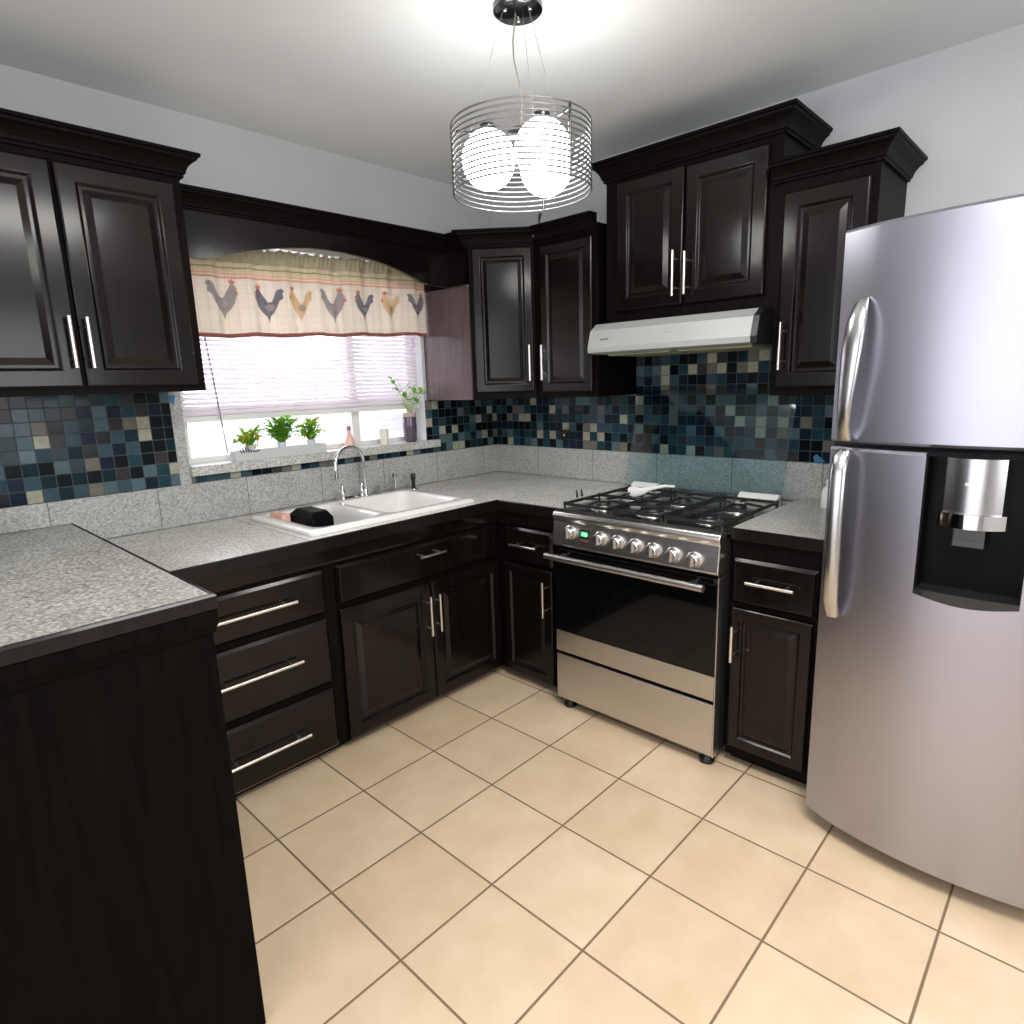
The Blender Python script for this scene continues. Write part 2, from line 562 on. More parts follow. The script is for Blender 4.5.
    def build(self, name, mat, parent=None, smooth=None):
        off = Vector((0, 0, 0))
        r = parent
        while r is not None:
            off += r.location
            r = r.parent
        bmesh.ops.recalc_face_normals(self.bm, faces=self.bm.faces)
        me = bpy.data.meshes.new(name)
        if off.length:
            bmesh.ops.translate(self.bm, verts=self.bm.verts, vec=-off)
        self.bm.to_mesh(me)
        self.bm.free()
        me.materials.append(mat)
        o = bpy.data.objects.new(name, me)
        COL.objects.link(o)
        o.parent = parent
        if smooth is not None:
            for p in me.polygons:
                p.use_smooth = True
            me.set_sharp_from_angle(angle=math.radians(smooth))
        return o


def tag(o, label, cat, group=None, kind=None):
    if label:
        o['label'] = label
    if cat:
        o['category'] = cat
    if group:
        o['group'] = group
    if kind:
        o['kind'] = kind
    return o


def thing(name, loc, label, cat, group=None):
    o = bpy.data.objects.new(name, None)
    o.empty_display_size = 0.1
    COL.objects.link(o)
    o.location = loc
    return tag(o, label, cat, group)


def struct(o):
    o['kind'] = 'structure'
    return o


def frame(o, u, n):
    """local frame on an upright face: a along u, b = height, d outwards"""
    o, u, n = Vector(o), Vector(u).normalized(), Vector(n).normalized()
    return lambda a, b, d: o + u * a + n * d + Vector((0, 0, b))


def bar_handle(fr, p0, p1, parent, r=0.006, stand=0.032, base=0.02, inset=None):
    (a0, b0), (a1, b1) = p0, p1
    L = math.hypot(a1 - a0, b1 - b0)
    k = (inset if inset else min(0.04, L * 0.18)) / L
    m = MB()
    m.tube([fr(a0, b0, base + stand), fr(a1, b1, base + stand)], r, 14)
    for t in (k, 1 - k):
        a, b = a0 + (a1 - a0) * t, b0 + (b1 - b0) * t
        m.tube([fr(a, b, base - 0.001), fr(a, b, base + stand)], r * 0.75, 10)
    return m.build('handle', NICKEL, parent, 40)


DOOR_RINGS = [(0, 0.001), (0, 0.015), (0.005, 0.020), (0.052, 0.020), (0.060, 0.0105), (0.070, 0.0105), (0.092, 0.0175), (0.096, 0.0175)]
DRAWER_RINGS = [(0, 0.001), (0, 0.009), (0.013, 0.020)]


def panel_door(fr, a0, a1, b0, b1, parent, handle=None, slim=False):
    rings = DOOR_RINGS if not slim else [(0, 0.001), (0, 0.015), (0.005, 0.020), (0.040, 0.020), (0.047, 0.0105), (0.055, 0.0105), (0.072, 0.0175), (0.075, 0.0175)]
    o = MB().nested(fr, a0, a1, b0, b1, rings).build('door', WOOD, parent)
    bv = o.modifiers.new('soft_edges', 'BEVEL')
    bv.width = 0.0016
    bv.segments = 2
    bv.limit_method = 'ANGLE'
    if handle:
        bar_handle(fr, handle[0], handle[1], o)
    return o


def drawer_front(fr, a0, a1, b0, b1, parent, handle=None):
    o = MB().nested(fr, a0, a1, b0, b1, DRAWER_RINGS).build('drawer', WOOD, parent)
    bv = o.modifiers.new('soft_edges', 'BEVEL')
    bv.width = 0.0016
    bv.segments = 2
    bv.limit_method = 'ANGLE'
    if handle:
        bar_handle(fr, handle[0], handle[1], o)
    return o


def crown_profile(z0, h, out):
    k = h / 0.08
    q = out / 0.058
    pr = [(0, 0), (0.010, 0), (0.010, 0.010), (0.016, 0.013), (0.018, 0.022), (0.024, 0.036), (0.036, 0.050), (0.048, 0.058),
          (0.050, 0.066), (0.058, 0.069), (0.058, 0.080), (0, 0.080)]
    return [(u * q, z0 + z * k) for u, z in pr]


# ------------------------------------------------------------------ room shell
X0, Y0, ZC = -4.6, -4.8, 2.544
WX0, WX1, WZ0, WZ1 = -1.86, -0.575, 1.15, 2.12      # opening of the sink window
struct(MB().box(X0 - .15, 0.15, Y0 - .15, 0.15, -0.12, 0.0).build('floor', FLOOR))
struct(MB().box(X0 - .15, 0.15, Y0 - .15, 0.15, ZC, ZC + 0.12).build('ceiling', CEIL))
w = MB()
w.box(X0 - .15, WX0, 0, 0.15, 0, ZC)
w.box(WX1, 0.15, 0, 0.15, 0, ZC)
w.box(WX0, WX1, 0, 0.15, 0, WZ0)
w.box(WX0, WX1, 0, 0.15, WZ1, ZC)
struct(w.build('wall_back', WALL))
struct(MB().box(0, 0.15, Y0 - .15, 0, 0, ZC).build('wall_right', WALL))
# left wall and rear wall, both with an assumed opening for the added fill light
w = MB()
w.box(X0 - .15, X0, Y0 - .15, -3.95, 0, ZC)
w.box(X0 - .15, X0, -0.85, 0, 0, ZC)
w.box(X0 - .15, X0, -3.95, -0.85, 0, 0.25)
w.box(X0 - .15, X0, -3.95, -0.85, 2.35, ZC)
struct(w.build('wall_left', WALL))
w = MB()
w.box(X0, -2.85, Y0 - .15, Y0, 0, ZC)
w.box(-1.15, 0.0, Y0 - .15, Y0, 0, ZC)
w.box(-2.85, -1.15, Y0 - .15, Y0, 0, 0.9)
w.box(-2.85, -1.15, Y0 - .15, Y0, 2.2, ZC)
struct(w.build('wall_front', WALL))

# window over the sink: frame, mullion and frosted louvre panes
wf = MB()
wf.box(WX0, WX0 + 0.045, 0.085, 0.14, WZ0, WZ1)
wf.box(WX1 - 0.045, WX1, 0.085, 0.14, WZ0, WZ1)
wf.box(WX0 + .045, WX1 - .045, 0.085, 0.14, WZ0, WZ0 + 0.03)
wf.box(WX0 + .045, WX1 - .045, 0.085, 0.14, WZ1 - 0.05, WZ1)
wf.box(-1.0, -0.955, 0.08, 0.14, WZ0 + .03, WZ1 - .05)
wf.box(WX0 + .045, -1.0, 0.085, 0.14, 1.335, 1.40)
wf.box(-0.955, WX1 - .045, 0.085, 0.14, 1.335, 1.40)
wo = struct(wf.build('window_1', FRAMEW))
gl = plain('louvre_glass', (0.93, 0.94, 1.0), 0.35)
gl.node_tree.nodes['Principled BSDF'].inputs['Transmission Weight'].default_value = 0.9
lv = MB()
z = WZ0 + 0.05
while z < WZ1 - 0.06:
    if not (1.31 < z < 1.41):
        lv.prism([(0.095, z - 0.012), (0.099, z - 0.014), (0.128, z + 0.012), (0.124, z + 0.014)], 'x', WX0 + .045, -1.0)
        lv.prism([(0.095, z - 0.012), (0.099, z - 0.014), (0.128, z + 0.012), (0.124, z + 0.014)], 'x', -0.955, WX1 - .045)
    z += 0.03
lv.build('louvre_glass', gl, wo)
# granite jamb strip beside the window and the sill
struct(MB().box(WX0 - 0.045, WX0, -0.010, 0.0, 1.075, 1.9, 0.002).build('trim_1', GRANS))
sill = MB().box(-1.862, -0.50, -0.035, 0.0, 1.113, 1.155, 0.004)
sill.box(WX0 + .001, WX1 - .001, 0.0, 0.084, 1.150, 1.155)
tag(sill.build('window_sill', GRANW), 'pale granite ledge running under the bright window above the sink', 'window sill')

# mosaic and granite upstands on the two walls
GZ = 1.082
m = MB()
m.box(-3.6, WX0 - 0.046, -0.009, -0.001, GZ, 1.464)
m.box(WX0 - 0.046, -0.497, -0.009, -0.001, GZ, 1.112)
m.box(-0.497, -0.010, -0.009, -0.001, GZ, 1.376)
m.box(WX1 + 0.001, -0.497, -0.009, -0.001, 1.156, 1.376)
tag(m.build('mosaic_backsplash', MOSX), 'blue and cream square mosaic tiles on the wall with the window', 'backsplash')
m = MB().box(-0.009, -0.001, -3.0, -0.0085, GZ, 1.376)
m.box(-0.009, -0.001, -1.837, -1.0225, 1.376, 1.704)
tag(m.build('mosaic_backsplash', MOSY), 'dark blue and grey mosaic tiles on the wall behind the stove', 'backsplash')
m = MB().box(-3.6, -0.017, -0.016, -0.001, 0.912, GZ - 0.001, 0.002)
tag(m.build('granite_upstand', GRANS), 'grey granite strip along the wall behind the sink and faucet', 'backsplash')
gs2 = granite_mat('granite_upstand_right', (0.27, 0.27, 0.255), (0.40, 0.40, 0.38), (0.53, 0.53, 0.51), 0.25, [('Y', 0.40, -0.35)])
m = MB().box(-0.016, -0.001, -3.0, -0.001, 0.912, GZ - 0.001, 0.002)
tag(m.build('granite_upstand', gs2), 'grey granite strip along the wall behind the stove and its glass lid', 'backsplash')

# ------------------------------------------------------------------ base cabinets along the window wall
fw = frame((0, -0.68, 0), (1, 0, 0), (0, -1, 0))


def carcass(m, x0, x1, yf, yb, z0, z1, zf1):
    """open-topped box of boards with a full front board, front at y=yf"""
    m.box(x0, x0 + 0.018, yf + 0.019, yb, z0, z1)
    m.box(x1 - 0.018, x1, yf + 0.019, yb, z0, z1)
    m.box(x0 + .018, x1 - .018, yf + 0.019, yb, z0, z0 + 0.018)
    m.box(x0 + .018, x1 - .018, yb - 0.012, yb, z0 + .018, z1)
    m.box(x0, x1, yf, yf + 0.018, z0, zf1)
    m.box(x0, x1, yf + 0.05, yf + 0.07, 0.0, z0)


dc = thing('drawer_cabinet', (-1.96, -0.68, 0), 'dark wood base cabinet with three wide drawers beside the raised counter', 'cabinet', 'base cabinets')
m = MB()
carcass(m, -2.374, -1.645, -0.68, -0.02, 0.04, 0.86, 0.875)
m.build('carcass', WOODC, dc)
for b0, b1, hz in ((0.610, 0.783, 0.701), (0.322, 0.586, 0.467), (0.045, 0.297, 0.166)):
    drawer_front(fw, -2.30, -1.672, b0, b1, dc, ((-2.124, hz), (-1.807, hz)))

sc_ = thing('sink_cabinet', (-1.17, -0.68, 0), 'dark wood cabinet under the white sink with one long drawer and two doors', 'cabinet', 'base cabinets')
m = MB()
carcass(m, -1.644, -0.690, -0.68, -0.02, 0.04, 0.86, 0.875)
m.build('carcass', WOODC, sc_)
drawer_front(fw, -1.620, -0.724, 0.625, 0.785, sc_, ((-1.233, 0.735), (-1.092, 0.735)))
panel_door(fw, -1.620, -1.163, 0.045, 0.605, sc_, ((-1.193, 0.549), (-1.193, 0.367)))
panel_door(fw, -1.157, -0.724, 0.045, 0.605, sc_, ((-1.140, 0.547), (-1.140, 0.373)))

# base cabinet left of the stove (faces the room from the stove wall)
fs = frame((-0.715, 0, 0), (0, 1, 0), (-1, 0, 0))
nc = thing('base_cabinet', (-0.715, -0.9, 0), 'narrow dark wood base cabinet in the corner left of the stove', 'cabinet', 'base cabinets')
m = MB()
m.box(-0.715, -0.02, -1.105, -1.09, 0.04, 0.86)
m.box(-0.715, -0.697, -1.09, -0.690, 0.04, 0.875)
m.box(-0.66, -0.64, -1.10, -0.66, 0.0, 0.04)
m.box(-0.697, -0.03, -1.09, -0.70, 0.04, 0.058)
m.build('carcass', WOODC, nc)
drawer_front(fs, -1.045, -0.748, 0.618, 0.789, nc, ((-0.972, 0.709), (-0.809, 0.709)))
panel_door(fs, -1.040, -0.735, 0.045, 0.606, nc, ((-1.010, 0.559), (-1.010, 0.390)), slim=True)

# base cabinet between stove and fridge
rc = thing('base_cabinet', (-0.715, -2.03, 0), 'narrow dark wood base cabinet between the stove and the fridge', 'cabinet', 'base cabinets')
m = MB()
m.box(-0.715, -0.02, -1.895, -1.877, 0.04, 0.888)
m.box(-0.715, -0.02, -2.198, -2.18, 0.04, 0.888)
m.box(-0.715, -0.697, -2.18, -1.895, 0.04, 0.888)
m.box(-0.697, -0.02, -2.18, -1.895, 0.04, 0.058)
m.box(-0.665, -0.645, -2.19, -1.88, 0.0, 0.04)
m.build('carcass', WOODC, rc)
drawer_front(fs, -2.176, -1.883, 0.652, 0.822, rc, ((-2.111, 0.746), (-1.948, 0.746)))
panel_door(fs, -2.170, -1.888, 0.083, 0.636, rc, ((-1.907, 0.574), (-1.907, 0.437)), slim=True)

# raised counter block on the left
XP, YP, YB, H2 = -2.378, -1.540, -0.424, 1.060
pc = thing('counter_cabinet', (-3.0, -1.2, 0), 'tall black side panel cabinet carrying the raised granite counter in the foreground', 'cabinet')
m = MB()
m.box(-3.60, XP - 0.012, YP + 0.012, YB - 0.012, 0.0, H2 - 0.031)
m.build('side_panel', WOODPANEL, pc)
m = MB()
m.sweep([(-3.60, YP + .012), (XP - 0.012, YP + .012), (XP - .012, -0.74)],
        [(0, H2 - .081), (0.004, H2 - .081), (0.006, H2 - .071), (0.010, H2 - .061), (0.010, H2 - .032), (0, H2 - .032)], 1)
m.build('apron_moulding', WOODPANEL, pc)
rt = thing('raised_worktop', (-3.0, -0.7, H2), 'raised grey granite counter top with dark wood edge in the left foreground', 'worktop')
m = MB().box(-3.60, XP - 0.010, YP + 0.010, YB - 0.010, H2 - 0.030, H2)
m.build('granite_slab', GRANL, rt)
m = MB()
m.sweep([(-3.60, YP + .010), (XP - .010, YP + .010), (XP - .010, YB - .010), (-3.60, YB - .010)], [(0.0002, H2 - 0.030), (0.010, H2 - 0.030), (0.010, H2 - 0.004), (0.006, H2 + 0.001), (0.0002, H2 + 0.001)], 1)
m.build('edge_trim', wood_mat('trim_wood', (0.004, 0.0026, 0.0024), (0.010, 0.006, 0.0055), 0.35), rt)
TRIM = bpy.data.materials['trim_wood']

# main worktop, L-shaped, with the sink cut-out
SX0, SX1, SY0, SY1 = -1.690, -0.832, -0.662, -0.130
wt = thing('worktop', (-1.3, -0.35, 0.91), 'grey granite worktop around the white sink, running into the corner by the stove', 'worktop')
m = MB()
ix0, ix1, iy0, iy1 = SX0 + 0.02, SX1 - 0.02, SY0 + 0.02, SY1 - 0.02
m.box(XP + 0.001, ix0, -0.712, -0.017, 0.88, 0.91)
m.box(-3.60, XP + 0.001, YB, -0.017, 0.88, 0.91)
m.box(ix1, -0.017, -0.712, -0.017, 0.88, 0.91)
m.box(ix0, ix1, -0.712, iy0, 0.88, 0.91)
m.box(ix0, ix1, iy1, -0.017, 0.88, 0.91)
m.box(-0.735, -0.017, -1.109, -0.712, 0.88, 0.91)
m.build('granite_slab', GRAN, wt)
m = MB()
m.sweep([(XP + .002, -0.712), (-0.735, -0.712), (-0.735, -1.109)], [(0.0002, 0.862), (0.008, 0.862), (0.008, 0.907), (0.004, 0.911), (0.0002, 0.911)], 1)
m.build('edge_trim', TRIM, wt)
m = MB()
m.sweep([(XP + .002, -0.682), (-0.720, -0.682), (-0.720, -1.109)], [(0, 0.80), (0.012, 0.80), (0.014, 0.81), (0.014, 0.861), (0, 0.861)], 1)
m.build('apron', WOOD, wt)

wr = thing('worktop', (-0.4, -2.04, 0.93), 'small grey granite worktop between the stove and the fridge', 'worktop')
m = MB().box(-0.728, -0.017, -2.20, -1.877, 0.90, 0.93)
m.build('granite_slab', GRANL, wr)
m = MB().box(-0.736, -0.7282, -2.20, -1.877, 0.889, 0.9305, 0.002)
m.build('edge_trim', TRIM, wr)

# ------------------------------------------------------------------ sink, tap and what is in the sink
sk = thing('double_sink', (-1.26, -0.4, 0.91), 'white enamel double bowl kitchen sink set into the granite worktop', 'sink')
bm = bmesh.new()
zr = 0.926


def rrect(x0, x1, y0, y1, r, z, n=5):
    out = []
    for cx, cy, a0 in ((x1 - r, y1 - r, 0), (x0 + r, y1 - r, 90), (x0 + r, y0 + r, 180), (x1 - r, y0 + r, 270)):
        for k in range(n + 1):
            a = math.radians(a0 + 90 * k / n)
            out.append((cx + r * math.cos(a), cy + r * math.sin(a), z))
    return out


def loopf(A, B):
    n = len(A)
    for k in range(n):
        bm.faces.new((A[k], A[(k + 1) % n], B[(k + 1) % n], B[k]))


BX = [(SX0 + 0.055, -1.325), (-1.285, SX1 - 0.055)]
bowls = []
for (x0, x1) in BX:
    L = None
    for ins, z, r in ((0, zr, 0.05), (0.006, zr - 0.006, 0.05), (0.012, zr - 0.03, 0.05), (0.028, 0.765, 0.06), (0.06, 0.748, 0.05)):
        P = [bm.verts.new(p) for p in rrect(x0 + ins, x1 - ins, SY0 + 0.055 + ins, SY1 - 0.045 - ins, r, z)]
        if L:
            loopf(L, P)
        else:
            bowls.append(P)
        L = P
    bm.faces.new(L)
# outer rim
O = [bm.verts.new(p) for p in rrect(SX0 + 0.008, SX1 - 0.008, SY0 + 0.008, SY1 - 0.008, 0.02, zr)]
O2 = [bm.verts.new(p) for p in rrect(SX0, SX1, SY0, SY1, 0.022, zr - 0.007)]
O3 = [bm.verts.new(p) for p in rrect(SX0, SX1, SY0, SY1, 0.022, 0.9105)]
O4 = [bm.verts.new(p) for p in rrect(SX0 + .025, SX1 - .025, SY0 + .025, SY1 - .025, 0.022, 0.9105)]
loopf(O, O2)
loopf(O2, O3)
loopf(O3, O4)
es = []
for L in (O, bowls[0], bowls[1]):
    for k in range(len(L)):
        e = bm.edges.get((L[k], L[(k + 1) % len(L)]))
        es.append(e)
bmesh.ops.triangle_fill(bm, edges=es, use_beauty=True, use_dissolve=False)
mb = MB()
mb.bm.free()
mb.bm = bm
mb.build('bowl', ENAMEL, sk, 50)
for (x0, x1) in BX:
    d = MB()
    d.lathe(((x0 + x1) / 2, -0.39, 0.7485), [(0.045, 0), (0.045, 0.003), (0.034, 0.004), (0.030, 0.001), (0.0305, 0.0005)])
    d.build('drain', CHROME, sk, 40)

bl = MB()
rg = []
for q, zz in (((-1.572, -1.468, -0.46, -0.24), 0.775), ((-1.568, -1.466, -0.455, -0.245), 0.925), ((-1.545, -1.478, -0.42, -0.28), 0.955)):
    rg.append([bl.bm.verts.new(p) for p in ((q[0], q[2], zz), (q[1], q[2], zz), (q[1], q[3], zz), (q[0], q[3], zz))])
for a_, b__ in zip(rg, rg[1:]):
    for k in range(4):
        bl.bm.faces.new((a_[k], a_[(k + 1) % 4], b__[(k + 1) % 4], b__[k]))
bl.bm.faces.new(rg[0][::-1])
bl.bm.faces.new(rg[-1])
o = bl.build('dish_tub', BLACKR)
bv = o.modifiers.new('round', 'BEVEL')
bv.width = 0.008
bv.segments = 3
tag(o, 'black rectangular plastic tub standing upside down in the left sink bowl', 'tub')
pk = MB().box(-1.622, -1.582, -0.30, -0.19, 0.83, 0.938, 0.010, 3)
tag(pk.build('sponge', plain('pink_sponge', (0.75, 0.42, 0.34), 0.9, noise=0.15, nscale=60, bump=0.5), None, 60),
    'pink sponge at the left end of the sink bowl', 'sponge')

fa = thing('kitchen_faucet', (-1.10, -0.09, 0.91), 'chrome gooseneck faucet with two lever handles behind the sink', 'faucet')
m = MB()
m.tube([(-1.225, -0.075, 0.9175), (-1.04, -0.075, 0.9175)], 0.016, 14)
m.build('base_bar', CHROME, fa, 40)
m = MB()
P = [(-1.055, -0.080, 0.912), (-1.055, -0.080, 1.085)]
for k in range(0, 17):
    a = PI * k / 16
    c = Vector((-1.150, -0.105, 1.095))
    d = Vector((0.095, 0.025, 0))
    P.append(tuple(c + d * math.cos(a) + Vector((0, 0, 0.080)) * math.sin(a)))
P.append((-1.246, -0.131, 1.065))
P.append((-1.247, -0.132, 1.045))
m.tube(P, 0.0085, 14)
m.tube([(-1.055, -0.080, 0.912), (-1.055, -0.080, 0.95)], [0.02, 0.013], 16)
m.tube([(-1.2465, -0.1315, 1.072), (-1.2470, -0.132, 1.030)], [0.0105, 0.0115], 14)
m.build('spout', CHROME, fa, 50)
for hx in (-1.205, -1.095):
    m = MB()
    m.lathe((hx, -0.11, 0.911), [(0.020, 0), (0.020, 0.006), (0.012, 0.012), (0.010, 0.03), (0.013, 0.036), (0.010, 0.045), (0.007, 0.075), (0.004, 0.08)], 18)
    m.build('lever_handle', CHROME, fa, 50)
for nm, x, y, lab, cat in (('soap_dispenser', -0.975, -0.075, 'small chrome soap dispenser right of the gooseneck faucet', 'soap dispenser'),):
    m = MB()
    m.lathe((x, y, 0.911), [(0.019, 0), (0.019, 0.005), (0.010, 0.010), (0.009, 0.04), (0.012, 0.044), (0.012, 0.058), (0.006, 0.062)], 18)
    m.tube([(x, y, 0.966), (x - 0.012, y - 0.025, 0.968), (x - 0.018, y - 0.038, 0.962)], 0.0045, 10)
    tag(m.build(nm, CHROME, None, 50), lab, cat)
ft = thing('filter_tap', (-0.875, -0.09, 0.91), 'slim chrome hooked water tap between the soap dispenser and black sprayer', 'tap')
m = MB()
P = [(-0.872, -0.088, 0.912), (-0.872, -0.088, 0.975)]
for k in range(9):
    a = PI * 0.55 * k / 8
    P.append((-0.872 - 0.035 * (1 - math.cos(a)), -0.088 - 0.028 * (1 - math.cos(a)), 0.975 + 0.035 * math.sin(a)))
P.append((-0.925, -0.130, 0.992))
m.tube(P, 0.0075, 12)
m.lathe((-0.872, -0.088, 0.911), [(0.018, 0), (0.018, 0.006), (0.009, 0.012)], 18)
m.build('spout', CHROME, ft, 50)
m = MB().tube([(-0.868, -0.078, 0.965), (-0.850, -0.066, 0.995)], 0.004, 8)
m.build('lever', BLACKP, ft, 50)
sy = thing('side_sprayer', (-0.775, -0.12, 0.91), 'black and chrome side sprayer at the right rear corner of the sink', 'sprayer')
m = MB().lathe((-0.775, -0.115, 0.911), [(0.017, 0), (0.017, 0.006), (0.011, 0.010), (0.010, 0.05), (0.014, 0.062), (0.014, 0.082), (0.008, 0.088)], 18)
m.build('wand', BLACKP, sy, 50)
m = MB().lathe((-0.775, -0.115, 0.9108), [(0.021, 0), (0.021, 0.004), (0.0175, 0.007)], 18)
m.build('collar', CHROME, sy, 50)

# ------------------------------------------------------------------ upper cabinets
GU = 'upper cabinets'


def crown(path, z0, z1, out, parent, side=1):
    return MB().sweep(path, crown_profile(z0, z1 - z0, out), side).build('crown_moulding', WOODC, parent)


# left of the window
uc = thing('upper_cabinet', (-2.6, -0.17, 1.465), 'dark two door wall cabinet left of the window, above the raised counter', 'cabinet', GU)
ful = frame((0, -0.345, 0), (1, 0, 0), (0, -1, 0))
MB().box(-3.40, -1.884, -0.345, -0.001, 1.465, 2.215, 0.002).build('carcass', WOODC, uc)
panel_door(ful, -2.262, -1.915, 1.488, 2.170, uc, ((-2.243, 1.706), (-2.243, 1.547)))
panel_door(ful, -2.640, -2.272, 1.488, 2.170, uc, ((-2.292, 1.708), (-2.292, 1.548)))
panel_door(ful, -3.030, -2.665, 1.488, 2.170, uc, ((-2.69, 1.708), (-2.69, 1.548)))
crown([(-3.40, -0.345), (-1.883, -0.345), (-1.883, -0.001)], 2.195, 2.272, 0.058, uc, 1)

# arched valance board over the window
vb = thing('window_valance_board', (-1.2, -0.25, 1.95), 'dark wood arched board with crown moulding spanning above the window', 'valance board')
arc = [(-1.882, 1.954), (-1.785, 1.954)]
import_pts = [(-1.72, 1.972), (-1.65, 1.993), (-1.58, 2.011), (-1.50, 2.027), (-1.42, 2.039), (-1.34, 2.047), (-1.26, 2.050), (-1.18, 2.049), (-1.10, 2.043),
              (-1.02, 2.034), (-0.95, 2.022), (-0.87, 2.003), (-0.81, 1.984), (-0.755, 1.966), (-0.70, 1.955), (-0.646, 1.951)]
poly = arc + import_pts + [(-0.556, 1.951), (-0.556, 2.14), (-1.882, 2.14)]
m = MB().prism(poly, 'y', -0.245, -0.225)
m.box(-0.574, -0.556, -0.374, -0.246, 1.951, 2.14)
m.build('arched_board', WOOD, vb)
crown([(-1.882, -0.245), (-0.574, -0.245), (-0.574, -0.372)], 2.122, 2.193, 0.052, vb, 1)

# corner cabinet with a diagonal door
A = Vector((-0.555, -0.376))
B = Vector((-0.338, -0.628))
cc = thing('corner_cabinet', (-0.3, -0.3, 1.377), 'corner wall cabinet with one diagonal dark wood door and reddish side panel', 'cabinet', GU)
m = MB().prism([(-0.002, -0.002), (-0.545, -0.002), (-0.545, -0.370), (A.x + 0.006, A.y - 0.005), (B.x, B.y), (-0.002, -0.628)], 'z', 1.377, 2.16)
m.build('carcass', WOODC, cc)
m = MB().box(-0.556, -0.5455, -0.374, -0.002, 1.377, 1.950)
o = m.build('side_panel', WOODRED, cc)
o['label'] = 'reddish brown veneered side panel with window sheen in its colour'
u = (B - A)
Ld = u.length
u.normalize()
fd = frame((A.x, A.y, 0), (u.x, u.y, 0), (u.y, -u.x, 0))
panel_door(fd, 0.026, Ld - 0.008, 1.412, 2.115, cc, ((Ld - 0.030, 1.644), (Ld - 0.030, 1.466)), slim=True)
crown([(A.x + .004, A.y + .002), (A.x, A.y), (B.x, B.y)], 2.125, 2.20, 0.05, cc, 1)

# single door cabinet on the stove wall
c2 = thing('upper_cabinet', (-0.17, -0.82, 1.38), 'narrow dark wall cabinet between the corner cabinet and the range hood', 'cabinet', GU)
MB().box(-0.338, -0.001, -1.021, -0.6285, 1.38, 2.16, 0.001).build('carcass', WOODC, c2)
f2 = frame((-0.338, 0, 0), (0, 1, 0), (-1, 0, 0))
panel_door(f2, -0.996, -0.684, 1.408, 2.105, c2, ((-0.712, 1.638), (-0.712, 1.467)), slim=True)
crown([(-0.338, -0.655), (-0.338, -1.015)], 2.12, 2.20, 0.055, c2, 1)

# cabinet above the hood
hc = thing('upper_cabinet', (-0.17, -1.45, 1.705), 'two door dark wall cabinet with tall crown moulding above the range hood', 'cabinet', GU)
MB().box(-0.333, -0.001, -1.838, -1.064, 1.705, 2.322, 0.001).build('carcass', WOODC, hc)
f3 = frame((-0.333, 0, 0), (0, 1, 0), (-1, 0, 0))
panel_door(f3, -1.453, -1.130, 1.758, 2.292, hc, ((-1.426, 1.970), (-1.426, 1.791)))
panel_door(f3, -1.792, -1.461, 1.758, 2.285, hc, ((-1.480, 1.957), (-1.480, 1.792)))
crown([(-0.001, -1.064), (-0.333, -1.064), (-0.333, -1.838), (-0.001, -1.838)], 2.310, 2.390, 0.058, hc, 1)

# tall single door cabinet by the fridge
c3 = thing('upper_cabinet', (-0.17, -2.0, 1.378), 'tall single door dark wall cabinet just left of the fridge', 'cabinet', GU)
MB().box(-0.352, -0.001, -2.168, -1.8385, 1.378, 2.15, 0.001).build('carcass', WOODC, c3)
f4 = frame((-0.352, 0, 0), (0, 1, 0), (-1, 0, 0))
panel_door(f4, -2.146, -1.862, 1.408, 2.096, c3, ((-1.886, 1.646), (-1.886, 1.474)))
crown([(-0.353, -1.815), (-0.353, -2.168), (-0.001, -2.168)], 2.135, 2.206, 0.058, c3, 1)

# range hood
rh = thing('range_hood', (-0.25, -1.47, 1.60), 'pale grey slim range hood mounted under the cabinet above the stove', 'range hood')
m = MB().prism([(-0.02, 1.703), (-0.425, 1.703), (-0.470, 1.672), (-0.492, 1.60), (-0.490, 1.578), (-0.455, 1.572), (-0.02, 1.572)], 'y', -1.812, -1.072)
m.build('canopy', HOODM, rh)
m = MB().prism([(-0.30, 1.703), (-0.425, 1.7035), (-0.472, 1.673), (-0.494, 1.60), (-0.492, 1.576), (-0.455, 1.570), (-0.30, 1.570)], 'y', -1.836, -1.812)
o = m.build('end_cap', BLACKP, rh)
for y0, y1 in ((-1.43, -1.12), (-1.78, -1.47)):
    MB().box(-0.40, -0.06, y0, y1, 1.564, 1.5718, 0.002).build('filter', HOODU, rh)
# small dark maker's mark and the two control buttons, on the sloping front
nx = Vector((-0.072, 0, 0.022)).normalized()


def on_hood(y, t, d=0.0):
    p = Vector((-0.470, y, 1.672)).lerp(Vector((-0.492, y, 1.60)), t)
    return p + nx * d


mk = MB()
for (ya, yb) in ((-1.135, -1.141), (-1.144, -1.149), (-1.152, -1.158), (-1.161, -1.166), (-1.169, -1.174)):
    vs = [mk.bm.verts.new(on_hood(y, t, 0.0006)) for y, t in ((ya, 0.50), (yb, 0.50), (yb, 0.60), (ya, 0.60))]
    mk.bm.faces.new(vs)
mk.build('maker_mark', BLACKP, rh)
for y in (-1.455, -1.480):
    MB().tube([on_hood(y, 0.4, -0.001), on_hood(y, 0.4, 0.003)], 0.006, 14).build('button', HOODM, rh, 40)

# ------------------------------------------------------------------ stove
SY_L, SY_R = -1.1125, -1.869
st = thing('gas_stove', (-0.45, -1.49, 0), 'stainless steel gas stove with black glass oven door and seven knobs', 'stove')
m = MB()
m.box(-0.755, -0.10, SY_R + 0.004, SY_L - 0.004, 0.05, 0.885, 0.003)
m.build('body', plain('stove_side', (0.02, 0.02, 0.021), 0.35, 0.2), st)
